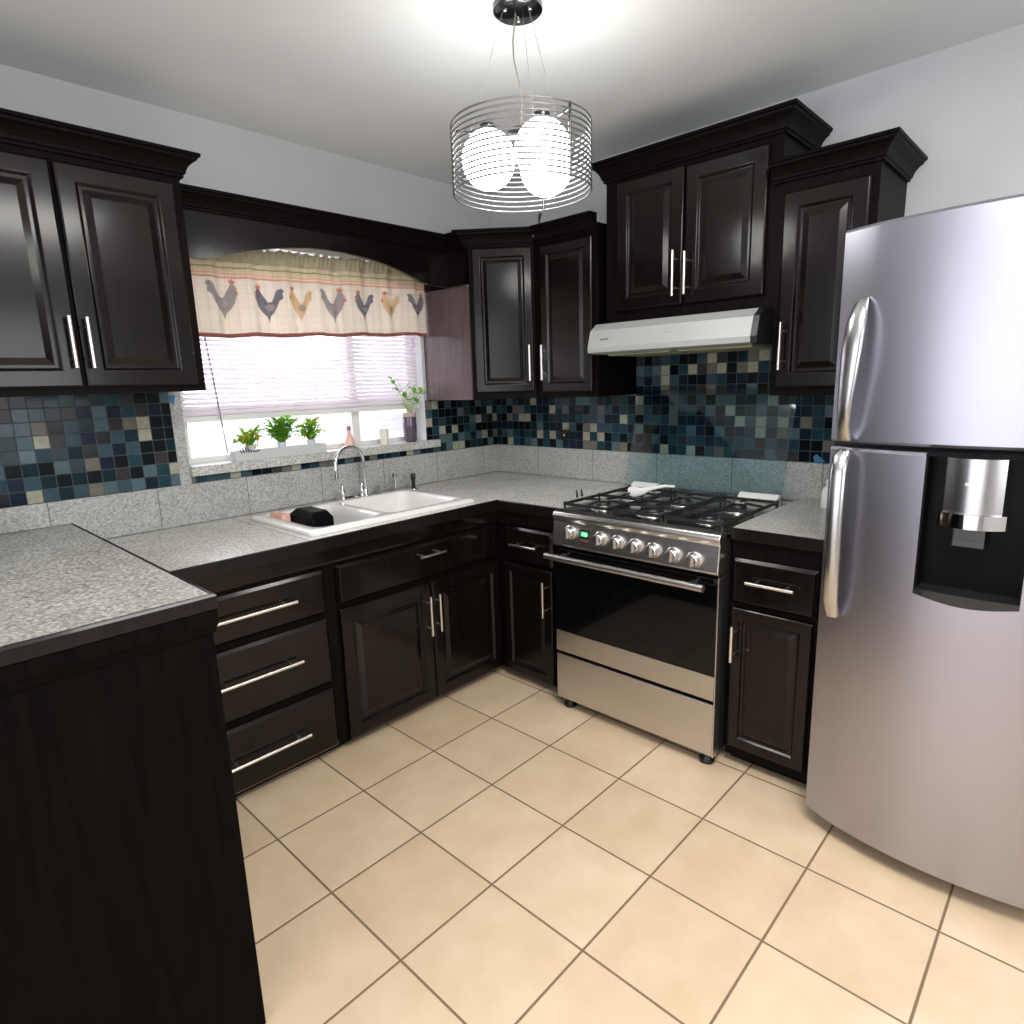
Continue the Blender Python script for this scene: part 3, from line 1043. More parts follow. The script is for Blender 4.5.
# control panel, slightly sloped
m = MB().prism([(-0.752, 0.762), (-0.800, 0.762), (-0.812, 0.772), (-0.800, 0.876), (-0.806, 0.884), (-0.808, 0.898), (-0.800, 0.912), (-0.785, 0.918), (-0.752, 0.918)], 'y', SY_R, SY_L)
o = m.build('control_panel', STEEL, st, 30)
bv = o.modifiers.new('b', 'BEVEL')
bv.width = 0.004
bv.segments = 3
bv.limit_method = 'ANGLE'
m = MB()
m.box(-0.752, -0.10, SY_R + .001, SY_L - .001, 0.886, 0.912, 0.004)
m.build('cooktop', steel_mat('cooktop_steel', (0.42, 0.40, 0.36), 0.22, (30, 30, 30)), st, 40)


def on_panel(y, z, d=0.0):
    t = (z - 0.772) / (0.876 - 0.772)
    x = -0.812 + t * 0.012
    n = Vector((-0.104, 0, 0.012)).normalized()
    return Vector((x, y, z)) + Vector((-abs(n.x), 0, 0.0)) * d


for y, z in ((-1.209, .833), (-1.363, .828), (-1.445, .826), (-1.528, .824), (-1.607, .820), (-1.692, .816), (-1.776, .812)):
    m = MB()
    c = on_panel(y, z)
    m.lathe(c, [(0.030, 0.002), (0.030, -0.003), (0.0265, -0.006)], 24, 'x')
    m.lathe(c, [(0.024, -0.004), (0.0225, -0.026), (0.020, -0.029)], 24, 'x')
    m.box(c.x - 0.040, c.x - 0.026, y - 0.006, y + 0.006, z - 0.021, z + 0.021, 0.002)
    m.build('knob', STEEL, st, 35)
dp = MB().box(-0.8125, -0.806, -1.305, -1.262, 0.818, 0.852, 0.001).build('timer_display', BLACKG, st)
dg = MB()
segs = {'a': (0, 1, 1, 1), 'b': (1, 1, 1, .5), 'c': (1, .5, 1, 0), 'd': (0, 0, 1, 0), 'e': (0, .5, 0, 0), 'f': (0, 1, 0, .5), 'g': (0, .5, 1, .5)}
digs = {'1': 'bc', '2': 'abged', '0': 'abcdef'}
for k, ch in enumerate('1200'):
    y0 = -1.270 - k * 0.0075 - (0.002 if k > 1 else 0)
    for s_ in digs[ch]:
        u0, v0, u1, v1 = segs[s_]
        p0 = (-0.8128, y0 - u0 * 0.0045, 0.829 + v0 * 0.012)
        p1 = (-0.8128, y0 - u1 * 0.0045, 0.829 + v1 * 0.012)
        dg.tube([p0, p1], 0.0009, 5)
dg.build('digits', plain('green_led', (0.05, 0.5, 0.1), 0.4, emit=(0.15, 1.0, 0.25), es=5.0), dp)
MB().box(-0.8128, -0.8124, -1.301, -1.266, 0.8235, 0.8475).build('backlit_screen', plain('green_screen', (0.01, 0.12, 0.03), 0.4, emit=(0.02, 0.5, 0.08), es=0.35), dp)
MB().box(-0.8155, -0.811, -1.303, -1.264, 0.803, 0.812, 0.001).build('timer_button', plain('red_trim', (0.16, 0.05, 0.05), 0.4), st)
# oven door
od = MB().box(-0.796, -0.757, SY_R + 0.006, SY_L - 0.006, 0.279, 0.752, 0.003).build('oven_door', BLACKG, st)
MB().box(-0.801, -0.7965, SY_R + 0.006, SY_L - 0.006, 0.279, 0.376, 0.0015).build('steel_band', STEEL, od)
m = MB()
m.tube([(-0.846, -1.100, 0.722), (-0.846, -1.832, 0.722)], 0.0135, 18)
for y in (-1.165, -1.770):
    m.tube([(-0.795, y, 0.722), (-0.846, y, 0.722)], 0.009, 12)
m.build('handle', STEEL, od, 40)
m = MB().box(-0.800, -0.757, SY_R + 0.004, SY_L - 0.004, 0.050, 0.262, 0.006, 3)
m.build('warming_drawer', STEEL, st, 30)
m = MB().box(-0.803, -0.756, SY_R - 0.001, SY_R + 0.0035, 0.05, 0.757, 0.001)
m.build('side_trim', STEEL, st)
for y in (SY_L - 0.045, SY_R + 0.045):
    for x in (-0.755, -0.15):
        MB().lathe((x, y, 0.0), [(0.030, 0), (0.030, 0.012), (0.022, 0.020), (0.017, 0.050)], 20).build('foot', BLACKP, st, 40)
# burners
BUR = [(-0.62, -1.245, 0.030), (-0.62, -1.49, 0.042), (-0.62, -1.735, 0.030), (-0.365, -1.245, 0.036), (-0.365, -1.49, 0.030), (-0.365, -1.735, 0.034)]
for x, y, r in BUR:
    b_ = MB().lathe((x, y, 0.9118), [(r + 0.028, 0), (r + 0.026, 0.003), (r + 0.010, 0.004), (r + 0.008, 0.014), (r, 0.016)], 28).build('burner', STEEL, st, 40)
    MB().lathe((x, y, 0.928), [(r, 0), (r + 0.003, 0.004), (r, 0.010), (r * 0.6, 0.012)], 28).build('burner_cap', IRON, b_, 40)
# three cast-iron grates
for gy in (-1.245, -1.49, -1.735):
    m = MB()
    ya, yb, xa, xb = gy - 0.113, gy + 0.113, -0.745, -0.235
    zt = 0.944
    for p0, p1 in (((xa, ya), (xb, ya)), ((xa, yb), (xb, yb)), ((xa, ya), (xa, yb)), ((xb, ya), (xb, yb)), ((-0.49, ya), (-0.49, yb))):
        m.box(min(p0[0], p1[0]) - 0.005, max(p0[0], p1[0]) + 0.005, min(p0[1], p1[1]) - 0.005, max(p0[1], p1[1]) + 0.005, zt - 0.012, zt, 0.002)
    for bx in (-0.62, -0.365):
        for dx, dy in ((1, 0), (-1, 0), (0, 1), (0, -1)):
            e = Vector((bx + dx * (0.155 if bx < -0.5 and dx > 0 else 0.125), gy + dy * 0.113, zt - 0.004))
            i_ = Vector((bx + dx * 0.030, gy + dy * 0.030, zt + 0.002))
            m.tube([e, i_.lerp(e, 0.3), i_], [0.0055, 0.0055, 0.0045], 6)
    for x in (xa, -0.49, xb):
        for y in (ya, yb):
            m.tube([(x, y, 0.911), (x, y, zt - 0.004)], 0.0055, 8)
            m.tube([(x, y, zt - 0.004), (x, y, zt + 0.003)], 0.005, 8)
    m.build('pan_grate', IRON, st, 40)
# two upright pan stops at the left front corner
for x in (-0.66, -0.625):
    m = MB().tube([(x, -1.135, 0.952), (x, -1.130, 0.985)], [0.006, 0.003], 8)
    m.build('grate_finger', IRON, st, 40)
# raised glass lid leaning on the wall, with its two white hinge blocks
glm, nt, b_ = newmat('tinted_glass')
b_.inputs['Base Color'].default_value = (0.66, 0.80, 0.84, 1)
b_.inputs['Roughness'].default_value = 0.04
b_.inputs['Transmission Weight'].default_value = 1.0
b_.inputs['IOR'].default_value = 1.05
b_.inputs['Coat Weight'].default_value = 1.0
b_.inputs['Coat Roughness'].default_value = 0.04
ld = MB().prism([(-0.165, 0.930), (-0.160, 0.930), (-0.024, 1.400), (-0.030, 1.400)], 'y', -1.835, -1.055).build('glass_lid', glm, st)
lf = MB()
for y0, y1 in ((-1.26, -1.12), (-1.835, -1.665)):
    h_ = MB().prism([(-0.225, 0.9125), (-0.160, 0.9125), (-0.170, 0.958), (-0.185, 0.958), (-0.225, 0.925)], 'y', y0, y1)
    h_.build('hinge_block', WHITEP, st)

# utensils on the stove
m = MB()
m.tube([(-0.405, -1.235, 0.952), (-0.402, -1.26, 0.952), (-0.395, -1.295, 0.955), (-0.37, -1.335, 0.968), (-0.335, -1.38, 0.980), (-0.305, -1.415, 0.976)],
       [0.018, 0.026, 0.018, 0.007, 0.007, 0.006], 14, sx=0.4)
tag(m.build('serving_spoon', WHITEP, None, 60), 'white plastic serving spoon resting on the back left grate', 'spoon')

# things on the right worktop
m = MB().lathe((-0.20, -2.035, 0.931), [(0.026, 0), (0.028, 0.004), (0.028, 0.065), (0.020, 0.080), (0.012, 0.086), (0.012, 0.092)], 22)
bt = m.build('spray_bottle', WHITEP, None, 50)
tag(bt, 'small white plastic bottle on the worktop beside the fridge', 'bottle')
MB().lathe((-0.20, -2.035, 0.9935 + 0.030), [(0.013, 0), (0.013, 0.018), (0.009, 0.022)], 18).build('cap', WHITEP, bt, 50)

# ------------------------------------------------------------------ fridge
fg = thing('refrigerator', (-0.5, -2.585, 0), 'tall stainless steel two door refrigerator with water dispenser at the right', 'refrigerator')
FL, FR = -2.220, -2.960
MB().box(-0.795, -0.06, FR + 0.01, FL - 0.010, 0.035, 1.80, 0.006).build('body', GREYBODY, fg)
MB().box(-0.815, -0.796, FR + 0.02, FL - 0.02, 0.05, 1.815).build('gasket', GASKET, fg)
MB().box(-0.76, -0.10, FR + 0.05, FL - 0.05, 0.0, 0.036).build('plinth', BLACKP, fg)


def front_x(y):
    """curved door front: bevelled side strips and a gentle bulge between"""
    yc = (FL + FR) / 2
    h = (FL - FR) / 2
    t = abs(y - yc)
    hb = h - 0.082
    if t <= hb:
        return -0.899 - 0.044 * (1 - (t / hb) ** 2)
    return -0.897 + 0.036 * (t - hb) / (h - hb)


def fridge_door(z0, z1, hole=None):
    bm = bmesh.new()
    yb = [FL - 0.004, FL - 0.0820]
    n = 22
    for k in range(1, n):
        yb.append(FL - 0.082 + (FR - FL + 0.164) * k / n)
    yb += [FR + 0.082, FR + 0.004]
    if hole:
        yb += [hole[0], hole[1]]
    yb = sorted(set(round(y, 5) for y in yb), reverse=True)
    zb = [z0, z0 + 0.008, z1 - 0.008, z1]
    if hole:
        zb = sorted(zb + [hole[2]])
    rows = []
    for z in zb:
        ins = 0.008 if z in (z0, z1) else 0.0
        rows.append([bm.verts.new((front_x(y) + ins, y, z)) for y in yb])
    back = [[bm.verts.new((-0.816, y, z)) for y in yb] for z in (z0, z1)]
    for i in range(len(zb) - 1):
        for j in range(len(yb) - 1):
            if hole and zb[i] >= hole[2] - 1e-6 and yb[j] <= hole[0] + 1e-5 and yb[j + 1] >= hole[1] - 1e-5:
                continue
            bm.faces.new((rows[i][j], rows[i][j + 1], rows[i + 1][j + 1], rows[i + 1][j]))
    for j in range(len(yb) - 1):
        bm.faces.new((rows[0][j], back[0][j], back[0][j + 1], rows[0][j + 1]))
        bm.faces.new((rows[-1][j], rows[-1][j + 1], back[1][j + 1], back[1][j]))
        bm.faces.new((back[0][j], back[1][j], back[1][j + 1], back[0][j + 1]))
    for j in (0, len(yb) - 1):
        seq = [rows[i][j] for i in range(len(zb))] + [back[1][j], back[0][j]]
        bm.faces.new(seq)
    mb = MB()
    mb.bm.free()
    mb.bm = bm
    return mb


fz = fridge_door(1.262, 1.838).build('freezer_door', FRIDGE, fg, 14)
HY0, HY1, HZ = -2.477, -2.703, 0.872
lo = fridge_door(0.052, 1.247, (HY0, HY1, HZ)).build('fridge_door', FRIDGE, fg, 14)
MB().box(-0.83, -0.818, FR + 0.01, FL - 0.01, 1.248, 1.261).build('hinge_strip', GASKET, fg)
# dispenser recess lining
m = MB()
m.box(-0.872, -0.866, HY1, HY0, HZ, 1.240)
m.box(-0.936, -0.866, HY0 - 0.005, HY0 + 0.0005, HZ, 1.244)
m.box(-0.936, -0.866, HY1 - 0.0005, HY1 + 0.005, HZ, 1.244)
m.box(-0.940, -0.866, HY1, HY0, 1.240, 1.246)
m.build('dispenser_recess', BLACKR, lo)
# curved tray lip with the shallow arc below it
m = MB()
pts = []
n = 14
for zlev in (0,):
    top, bot = [], []
    for k in range(n + 1):
        t = k / n
        y = HY0 + (HY1 - HY0) * t
        x = front_x(y) - 0.003
        top.append((x, y, HZ + 0.012))
        bot.append((x, y, HZ - 0.002 - 0.016 * math.sin(PI * t)))
vt = [m.bm.verts.new(p) for p in top]
vbm = [m.bm.verts.new(p) for p in bot]
vt2 = [m.bm.verts.new((-0.866, p[1], p[2])) for p in top]
vb2 = [m.bm.verts.new((-0.890, p[1], p[2])) for p in bot]
for k in range(n):
    m.bm.faces.new((vt[k], vt[k + 1], vbm[k + 1], vbm[k]))
    m.bm.faces.new((vt[k], vt2[k], vt2[k + 1], vt[k + 1]))
    m.bm.faces.new((vbm[k], vbm[k + 1], vb2[k + 1], vb2[k]))
    m.bm.faces.new((vt2[k], vb2[k], vb2[k + 1], vt2[k + 1]))
m.bm.faces.new((vt[0], vbm[0], vb2[0], vt2[0]))
m.bm.faces.new((vt[-1], vt2[-1], vb2[-1], vbm[-1]))
m.build('drip_tray', plain('smoked_plastic', (0.012, 0.014, 0.015), 0.15, coat=0.2), lo, 40)


def bowed(m, y0, y1, z0, z1, x0, bulge, xb, taper=0.0):
    n = 12
    A, Bv = [], []
    for z, k_ in ((z0, 0.0), (z1, taper)):
        row = []
        for k in range(n + 1):
            t = k / n
            y = (y0 + k_) + ((y1 - k_) - (y0 + k_)) * t
            row.append(m.bm.verts.new((x0 - bulge * (1 - (2 * t - 1) ** 2), y, z)))
        row.append(m.bm.verts.new((xb, y1 - k_, z)))
        row.append(m.bm.verts.new((xb, y0 + k_, z)))
        A.append(row)
    n2 = len(A[0])
    for k in range(n2):
        m.bm.faces.new((A[0][k], A[0][(k + 1) % n2], A[1][(k + 1) % n2], A[1][k]))
    m.bm.faces.new(A[0][::-1])
    m.bm.faces.new(A[1])


m = MB()
bowed(m, -2.522, -2.645, 1.099, 1.238, -0.925, 0.022, -0.873)
dh = m.build('dispenser_head', STEELS, lo, 40)
m = MB()
bowed(m, -2.512, -2.655, 1.062, 1.0985, -0.925, 0.032, -0.873)
m.build('dispenser_band', CHROME, dh, 40)
m = MB().box(-0.918, -0.906, -2.616, -2.548, 1.008, 1.0615, 0.004)
m.box(-0.9195, -0.917, -2.606, -2.558, 1.022, 1.027)
m.build('lever', plain('grey_paddle', (0.05, 0.05, 0.052), 0.35), dh)
mk = MB()
for y in (-2.571, -2.588):
    for k, (dy, dz, w_, h_) in enumerate(((0, 0, 0.010, 0.0012), (0, 0.004, 0.007, 0.0012), (0.003, 0.002, 0.0012, 0.005), (-0.003, 0.002, 0.0012, 0.005))):
        mk.box(-0.9476, -0.9460, y + dy - w_ / 2, y + dy + w_ / 2, 1.172 + dz, 1.172 + dz + h_)
mk.build('button_symbols', WHITEP, dh)

# handles: wide curved blades on the bevelled strip
HM = plain('handle_chrome', (0.50, 0.50, 0.50), 0.26, 1.0)
m = MB()
P = [(-0.900, -2.297, 1.652), (-0.918, -2.292, 1.635), (-0.934, -2.287, 1.59), (-0.940, -2.282, 1.52), (-0.939, -2.277, 1.44), (-0.934, -2.272, 1.37), (-0.926, -2.270, 1.31), (-0.902, -2.269, 1.275)]
m.tube(P, [0.004, 0.009, 0.013, 0.014, 0.012, 0.010, 0.009, 0.010], 18, sx=2.0)
m.build('handle', HM, fz, 60)
m = MB()
P = [(-0.900, -2.270, 1.238), (-0.926, -2.270, 1.222), (-0.938, -2.270, 1.18), (-0.942, -2.270, 1.05), (-0.940, -2.271, 0.92), (-0.932, -2.272, 0.80), (-0.905, -2.273, 0.748)]
m.tube(P, [0.010, 0.011, 0.011, 0.011, 0.011, 0.011, 0.010], 18, sx=1.9)
m.build('handle', HM, lo, 60)

# ------------------------------------------------------------------ pendant lamp
LX, LY = -1.268, -1.400
lp = thing('pendant_lamp', (LX, LY, ZC), 'drum pendant lamp of dark wire rings around lit white globes', 'lamp')
MB().lathe((LX, LY, ZC - 0.020), [(0.066, 0), (0.073, 0.005), (0.073, 0.020)], 36).build('ceiling_canopy', LAMPBLK, lp, 40)
for a in (40, 160, 280):
    ra = math.radians(a)
    MB().lathe((LX + 0.042 * math.cos(ra), LY + 0.042 * math.sin(ra), ZC - 0.026), [(0.004, 0), (0.006, 0.003), (0.006, 0.0062)], 12).build('screw', CHROME, lp, 40)
RT, RB, RR = 2.219, 2.033, 0.213
NR = 13
rm = MB()
for k in range(NR):
    z = RB + (RT - RB) * k / (NR - 1)
    rm.tube([(LX + RR * math.cos(2 * PI * j / 72), LY + RR * math.sin(2 * PI * j / 72), z) for j in range(72)], 0.0029, 6, closed=True)
rm.build('ring_shade', RING, lp, 60)
angs = [math.radians(a) for a in (263, 142, 22)]
for a in angs:
    x, y = LX + (RR - 0.002) * math.cos(a), LY + (RR - 0.002) * math.sin(a)
    MB().tube([(x, y, RB - 0.003), (x, y, RT + 0.004)], 0.0042, 8).build('upright', LAMPBLK, lp, 50)
    MB().tube([(LX + 0.03 * math.cos(a), LY + 0.03 * math.sin(a), 2.196), (LX + 0.13 * math.cos(a), LY + 0.13 * math.sin(a), 2.198), (x, y, 2.206)], 0.004, 8).build('spoke', LAMPBLK, lp, 50)
    MB().tube([(LX + 0.046 * math.cos(a), LY + 0.046 * math.sin(a), ZC - 0.020), (LX + 0.155 * math.cos(a), LY + 0.155 * math.sin(a), 2.200)], 0.0009, 6).build('suspension_wire', WIRE, lp, 50)
MB().lathe((LX, LY, 2.180), [(0.030, 0), (0.040, 0.006), (0.040, 0.030), (0.030, 0.036)], 28).build('hub', LAMPBLK, lp, 40)
m = MB()
m.tube([(LX - 0.004, LY + 0.006, ZC - 0.020), (LX - 0.014, LY + 0.010, 2.45), (LX - 0.014, LY + 0.008, 2.40), (LX - 0.002, LY, 2.34), (LX + 0.004, LY - 0.004, 2.29), (LX, LY, 2.212)], 0.0026, 8)
m.build('power_cord', plain('cord_grey', (0.25, 0.24, 0.20), 0.5), lp, 60)
# globes: one to the viewer's left, one near and one far on the right
rd = Vector((0.6844, -0.7284, 0)).normalized()
fd_ = Vector((0.7095, 0.6753, 0)).normalized()
for lat, dep, dz in ((-0.101, 0.00, 0.006), (0.060, -0.078, 0.004), (0.080, 0.080, 0.004)):
    c = Vector((LX, LY, 2.125 + dz)) + rd * lat + fd_ * dep
    g_ = MB().sphere(c, 0.082, 1.05, 32).build('globe', GLOBE, lp, 180)
    MB().lathe((c.x, c.y, c.z + 0.072), [(0.022, 0), (0.024, 0.004), (0.024, 0.026), (0.018, 0.030)], 20).build('socket', LAMPBLK, g_, 40)

# ------------------------------------------------------------------ blind and curtain
bd = thing('window_blind', (-1.22, 0.04, 1.34), 'white slatted venetian blind half lowered in the window', 'blind')
m = MB()
z = 1.372
BZ = []
while z < 2.08:
    a = math.radians(38)
    hw = 0.0125
    dy, dz = hw * math.cos(a), hw * math.sin(a)
    m.prism([(0.042 - dy, z - dz), (0.042, z + 0.0012), (0.042 + dy, z + dz), (0.042 + dy, z + dz - 0.0009), (0.042, z + 0.0003), (0.042 - dy, z - dz - 0.0009)], 'x', -1.852, -0.585)
    z += 0.0205
m.build('slats', BLIND, bd)
MB().box(-1.852, -0.585, 0.030, 0.054, 1.336, 1.356, 0.003).build('bottom_rail', FRAMEW, bd)
MB().box(-1.855, -0.583, 0.020, 0.062, 2.085, 2.115, 0.003).build('head_rail', FRAMEW, bd)
for x in (-1.70, -1.22, -0.74):
    MB().tube([(x, 0.0275, 1.34), (x, 0.0275, 2.09)], 0.0010, 5).build('ladder_cord', FRAMEW, bd)
MB().tube([(-1.735, 0.016, 2.09), (-1.725, 0.010, 1.70), (-1.69, 0.006, 1.195)], 0.003, 6).build('pull_cord', plain('grey_cord', (0.25, 0.22, 0.24), 0.7), bd)

CY = -0.045
CX0, CX1 = -1.850, -0.562


def cur_y(x, z):
    s = (x - CX0) / (CX1 - CX0)
    return CY + 0.010 * math.sin(s * 46) + 0.006 * math.sin(s * 101 + 1.3 + z * 2) + 0.004 * math.sin(s * 23 + 2)


cur = thing('rooster_curtain', (-1.2, CY, 1.7), 'short cream curtain printed with roosters hanging over the window', 'curtain')
bands = [(0.0, (0.42, 0.20, 0.16)), (0.045, (0.86, 0.80, 0.71)), (0.665, (0.80, 0.47, 0.36)), (0.685, (0.85, 0.78, 0.66)),
         (0.705, (0.82, 0.55, 0.42)), (0.720, (0.80, 0.73, 0.56)), (0.775, (0.45, 0.42, 0.24)), (0.79, (0.82, 0.75, 0.58))]
CLOTH = translucent('printed_cloth', (0.8, 0.7, 0.6), (0.8, 0.7, 0.6), 0.5, bands)


def zbot(x):
    s = (x - CX0) / (CX1 - CX0)
    return 1.678 + 0.046 * s + 0.003 * math.sin(s * 30)




def ztop(x):
    return 2.038 + 0.042 * (x - CX0) / (CX1 - CX0)


bm = bmesh.new()
nu, nv = 200, 22
grid = []
uvl = bm.loops.layers.uv.new('uv')
for j in range(nv + 1):
    t = j / nv
    row = []
    for i in range(nu + 1):
        x = CX0 + (CX1 - CX0) * i / nu
        z = zbot(x) + (ztop(x) - zbot(x)) * t
        row.append(bm.verts.new((x, cur_y(x, z), z)))
    grid.append(row)
for j in range(nv):
    for i in range(nu):
        f = bm.faces.new((grid[j][i], grid[j][i + 1], grid[j + 1][i + 1], grid[j + 1][i]))
        for lp_, (a, b) in zip(f.loops, ((i, j), (i + 1, j), (i + 1, j + 1), (i, j + 1))):
            lp_[uvl].uv = (a / nu, b / nv)
mb = MB()
mb.bm.free()
mb.bm = bm
co = mb.build('cloth', CLOTH, cur, 180)
so = co.modifiers.new('thick', 'SOLIDIFY')
so.thickness = 0.0008
# ruffled heading above the rod pocket
bm = bmesh.new()
grid = []
for j in range(5):
    row = []
    for i in range(nu + 1):
        x = CX0 + (CX1 - CX0) * i / nu
        z = 1.982 + 0.042 * (x - CX0) / (CX1 - CX0) + j * 0.0145
        row.append(bm.verts.new((x, cur_y(x, z) - 0.004 - 0.003 * j * (1 + math.sin(i * 1.7)), z + (0.006 * math.sin(i * 0.9) if j == 4 else 0))))
    grid.append(row)
for j in range(4):
    for i in range(nu):
        bm.faces.new((grid[j][i], grid[j][i + 1], grid[j + 1][i + 1], grid[j + 1][i]))
mb = MB()
mb.bm.free()
mb.bm = bm
ro = mb.build('ruffle', translucent('ruffle_cloth', (0.72, 0.66, 0.48), (0.70, 0.64, 0.46), 0.4), cur, 180)
ro.modifiers.new('thick', 'SOLIDIFY').thickness = 0.0008
MB().tube([(CX0 + .002, CY + 0.032, 2.010), (CX1 + .004, CY + 0.032, 2.010)], 0.005, 12).build('curtain_rod', FRAMEW, cur, 60)

# rooster prints: filled outlines pressed onto the folds of the cloth
ROOSTER = [(-.50, .42), (-.42, .50), (-.30, .44), (-.20, .22), (-.12, .08), (.02, .04), (.14, .14), (.20, .34), (.24, .44), (.34, .46), (.40, .36), (.46, .30),
           (.38, .28), (.40, .10), (.34, -.08), (.20, -.26), (.08, -.38), (.02, -.56), (-.03, -.38), (-.16, -.26), (-.28, -.08), (-.36, .12), (-.46, .20), (-.40, .30)]
COMB = [(.22, .45), (.20, .58), (.27, .53), (.31, .62), (.35, .52), (.40, .54), (.36, .45)]
WATT = [(.38, .28), (.46, .24), (.44, .12), (.38, .16)]
WING = [(-.18, .0), (.02, .0), (.14, -.08), (.04, -.22), (-.10, -.20), (-.20, -.10)]


def printed(name, poly, cx, cz, sc, flip, mat, parent, d):
    bm = bmesh.new()
    vs = [bm.verts.new((cx + (-p[0] if flip else p[0]) * sc, 0, cz + p[1] * sc)) for p in poly]
    f = bm.faces.new(vs)
    bmesh.ops.triangulate(bm, faces=[f])
    bmesh.ops.subdivide_edges(bm, edges=list(bm.edges), cuts=3, use_grid_fill=True)
    for v in bm.verts:
        v.co.y = cur_y(v.co.x, v.co.z) - d
    mb = MB()
    mb.bm.free()
    mb.bm = bm
    return mb.build(name, mat, parent)


def pmat(n, c):
    return translucent(n, c, tuple(min(1, q * 1.25) for q in c), 0.4)


CG, CD, CO, CR = pmat('print_grey', (0.42, 0.40, 0.41)), pmat('print_slate', (0.24, 0.24, 0.29)), pmat('print_ochre', (0.76, 0.57, 0.36)), pmat('print_red', (0.70, 0.28, 0.22))
CP = pmat('print_pale', (0.55, 0.50, 0.46))
for x, z, s_, fl, c1_ in ((-1.652, 1.838, 0.146, False, CG), (-1.452, 1.832, 0.138, True, CD), (-1.300, 1.838, 0.136, True, CO), (-1.128, 1.846, 0.148, False, CG),
                          (-0.958, 1.852, 0.126, True, CD), (-0.795, 1.860, 0.128, True, CO), (-0.628, 1.872, 0.124, False, CD)):
    p = printed('rooster_print', ROOSTER, x, z, s_, fl, c1_, co, 0.0014)
    printed('comb_print', COMB, x, z, s_, fl, CR, p, 0.0018)
    printed('wattle_print', WATT, x, z, s_, fl, CR, p, 0.0018)
    printed('wing_print', WING, x, z, s_, fl, CP, p, 0.0020)


# ------------------------------------------------------------------ on the window sill
def leaf(m, base, tip, w, droop=0.0):
    base, tip = Vector(base), Vector(tip)
    d = tip - base
    side = d.cross(Vector((0, 0, 1)))
    if side.length < 1e-4:
        side = Vector((1, 0, 0))
    side.normalize()
    rows = []
    for k, wf_ in enumerate((0.08, 0.75, 1.0, 0.7, 0.05)):
        t = k / 4
        c = base + d * t + Vector((0, 0, droop * math.sin(PI * t)))
        rows.append([m.bm.verts.new(c - side * w * wf_), m.bm.verts.new(c + Vector((0, 0, -w * 0.25 * wf_))), m.bm.verts.new(c + side * w * wf_)])
    for a, b in zip(rows, rows[1:]):
        for k in range(2):
            m.bm.faces.new((a[k], a[k + 1], b[k + 1], b[k]))


ty = 0.010
SZ = 1.1555
tr = thing('planter_tray', (-1.45, ty, SZ), 'long pale grey planter tray on the window sill holding three plants', 'tray')
m = MB()
m.box(-1.672, -1.225, -0.030, 0.026, SZ, SZ + 0.004)
for q in ((-1.672, -1.225, -0.030, -0.027), (-1.672, -1.225, 0.023, 0.026), (-1.672, -1.669, -0.027, 0.023), (-1.228, -1.225, -0.027, 0.023)):
    m.box(*q, SZ + 0.004, SZ + 0.042)
m.build('trough', plain('pale_tray', (0.55, 0.57, 0.55), 0.4), tr)
m = MB()
for k in range(8):
    a = k * 0.8
    m.tube([(-1.640 + 0.01 * k, -0.030, SZ + 0.035), (-1.652 + 0.012 * k, -0.033, SZ + 0.048 + 0.01 * math.sin(a)), (-1.645 + .012 * k, -0.031, SZ + 0.038)], 0.003, 6)
m.build('ribbon', plain('violet_grey', (0.12, 0.11, 0.2), 0.6), tr, 60)
POTW = plain('pale_blue_pot', (0.62, 0.68, 0.76), 0.3)


def plant(cx, label, mat, n, spread, h, lw, seed, stem=None, extra=None):
    t = thing('potted_plant', (cx, -0.002, SZ + 0.0045), label, 'plant', 'plants in the sill tray')
    MB().lathe((cx, -0.002, SZ + 0.0045), [(0.016, 0), (0.021, 0.055), (0.0225, 0.058), (0.020, 0.060), (0.018, 0.052)], 20).build('pot', POTW, t, 50)
    rnd = random.Random(seed)
    m = MB()
    st_ = MB()
    for k in range(n):
        a = rnd.uniform(0, 2 * PI)
        rr = rnd.uniform(0.1, 1) * spread
        tip = Vector((cx + rr * math.cos(a) * 1.75, -0.004 + max(-0.055, min(0.012, rr * math.sin(a) * 0.5)), SZ + 0.06 + h * rnd.uniform(0.25, 1)))
        b0 = Vector((cx + rnd.uniform(-.008, .008), -0.002, SZ + 0.056))
        mid = b0.lerp(tip, rnd.uniform(0.55, 0.8)) + Vector((rnd.uniform(-.012, .012), 0, 0.012))
        tip += Vector((rnd.uniform(-.03, .03), 0, rnd.uniform(-.03, .01)))
        st_.tube([b0, mid], 0.0012, 5)
        leaf(m, mid, tip, lw * rnd.uniform(0.7, 1.1), 0.008)
    m.build('leaves', mat, t)
    st_.build('stems', LEAF, t)
    if extra:
        m = MB()
        for k in range(12):
            a = rnd.uniform(0, 2 * PI)
            c = Vector((cx + 0.035 * math.cos(a), -0.02, SZ + 0.085 + 0.03 * math.sin(a)))
            for q in range(6):
                b = q * PI / 3
                leaf(m, c, c + Vector((0.014 * math.cos(b), -0.004, 0.014 * math.sin(b))), 0.005)
        m.build('flowers', YELLOW, t)
    return t


plant(-1.592, 'yellow flowering pot plant at the left end of the sill tray', LEAFL, 75, 0.050, 0.085, 0.015, 1, extra=True)
plant(-1.440, 'bushy dark green pot plant in the middle of the sill tray', LEAF, 150, 0.052, 0.125, 0.018, 2)
plant(-1.288, 'lime green trailing pot plant at the right end of the sill tray', LEAFL, 100, 0.050, 0.110, 0.016, 3)

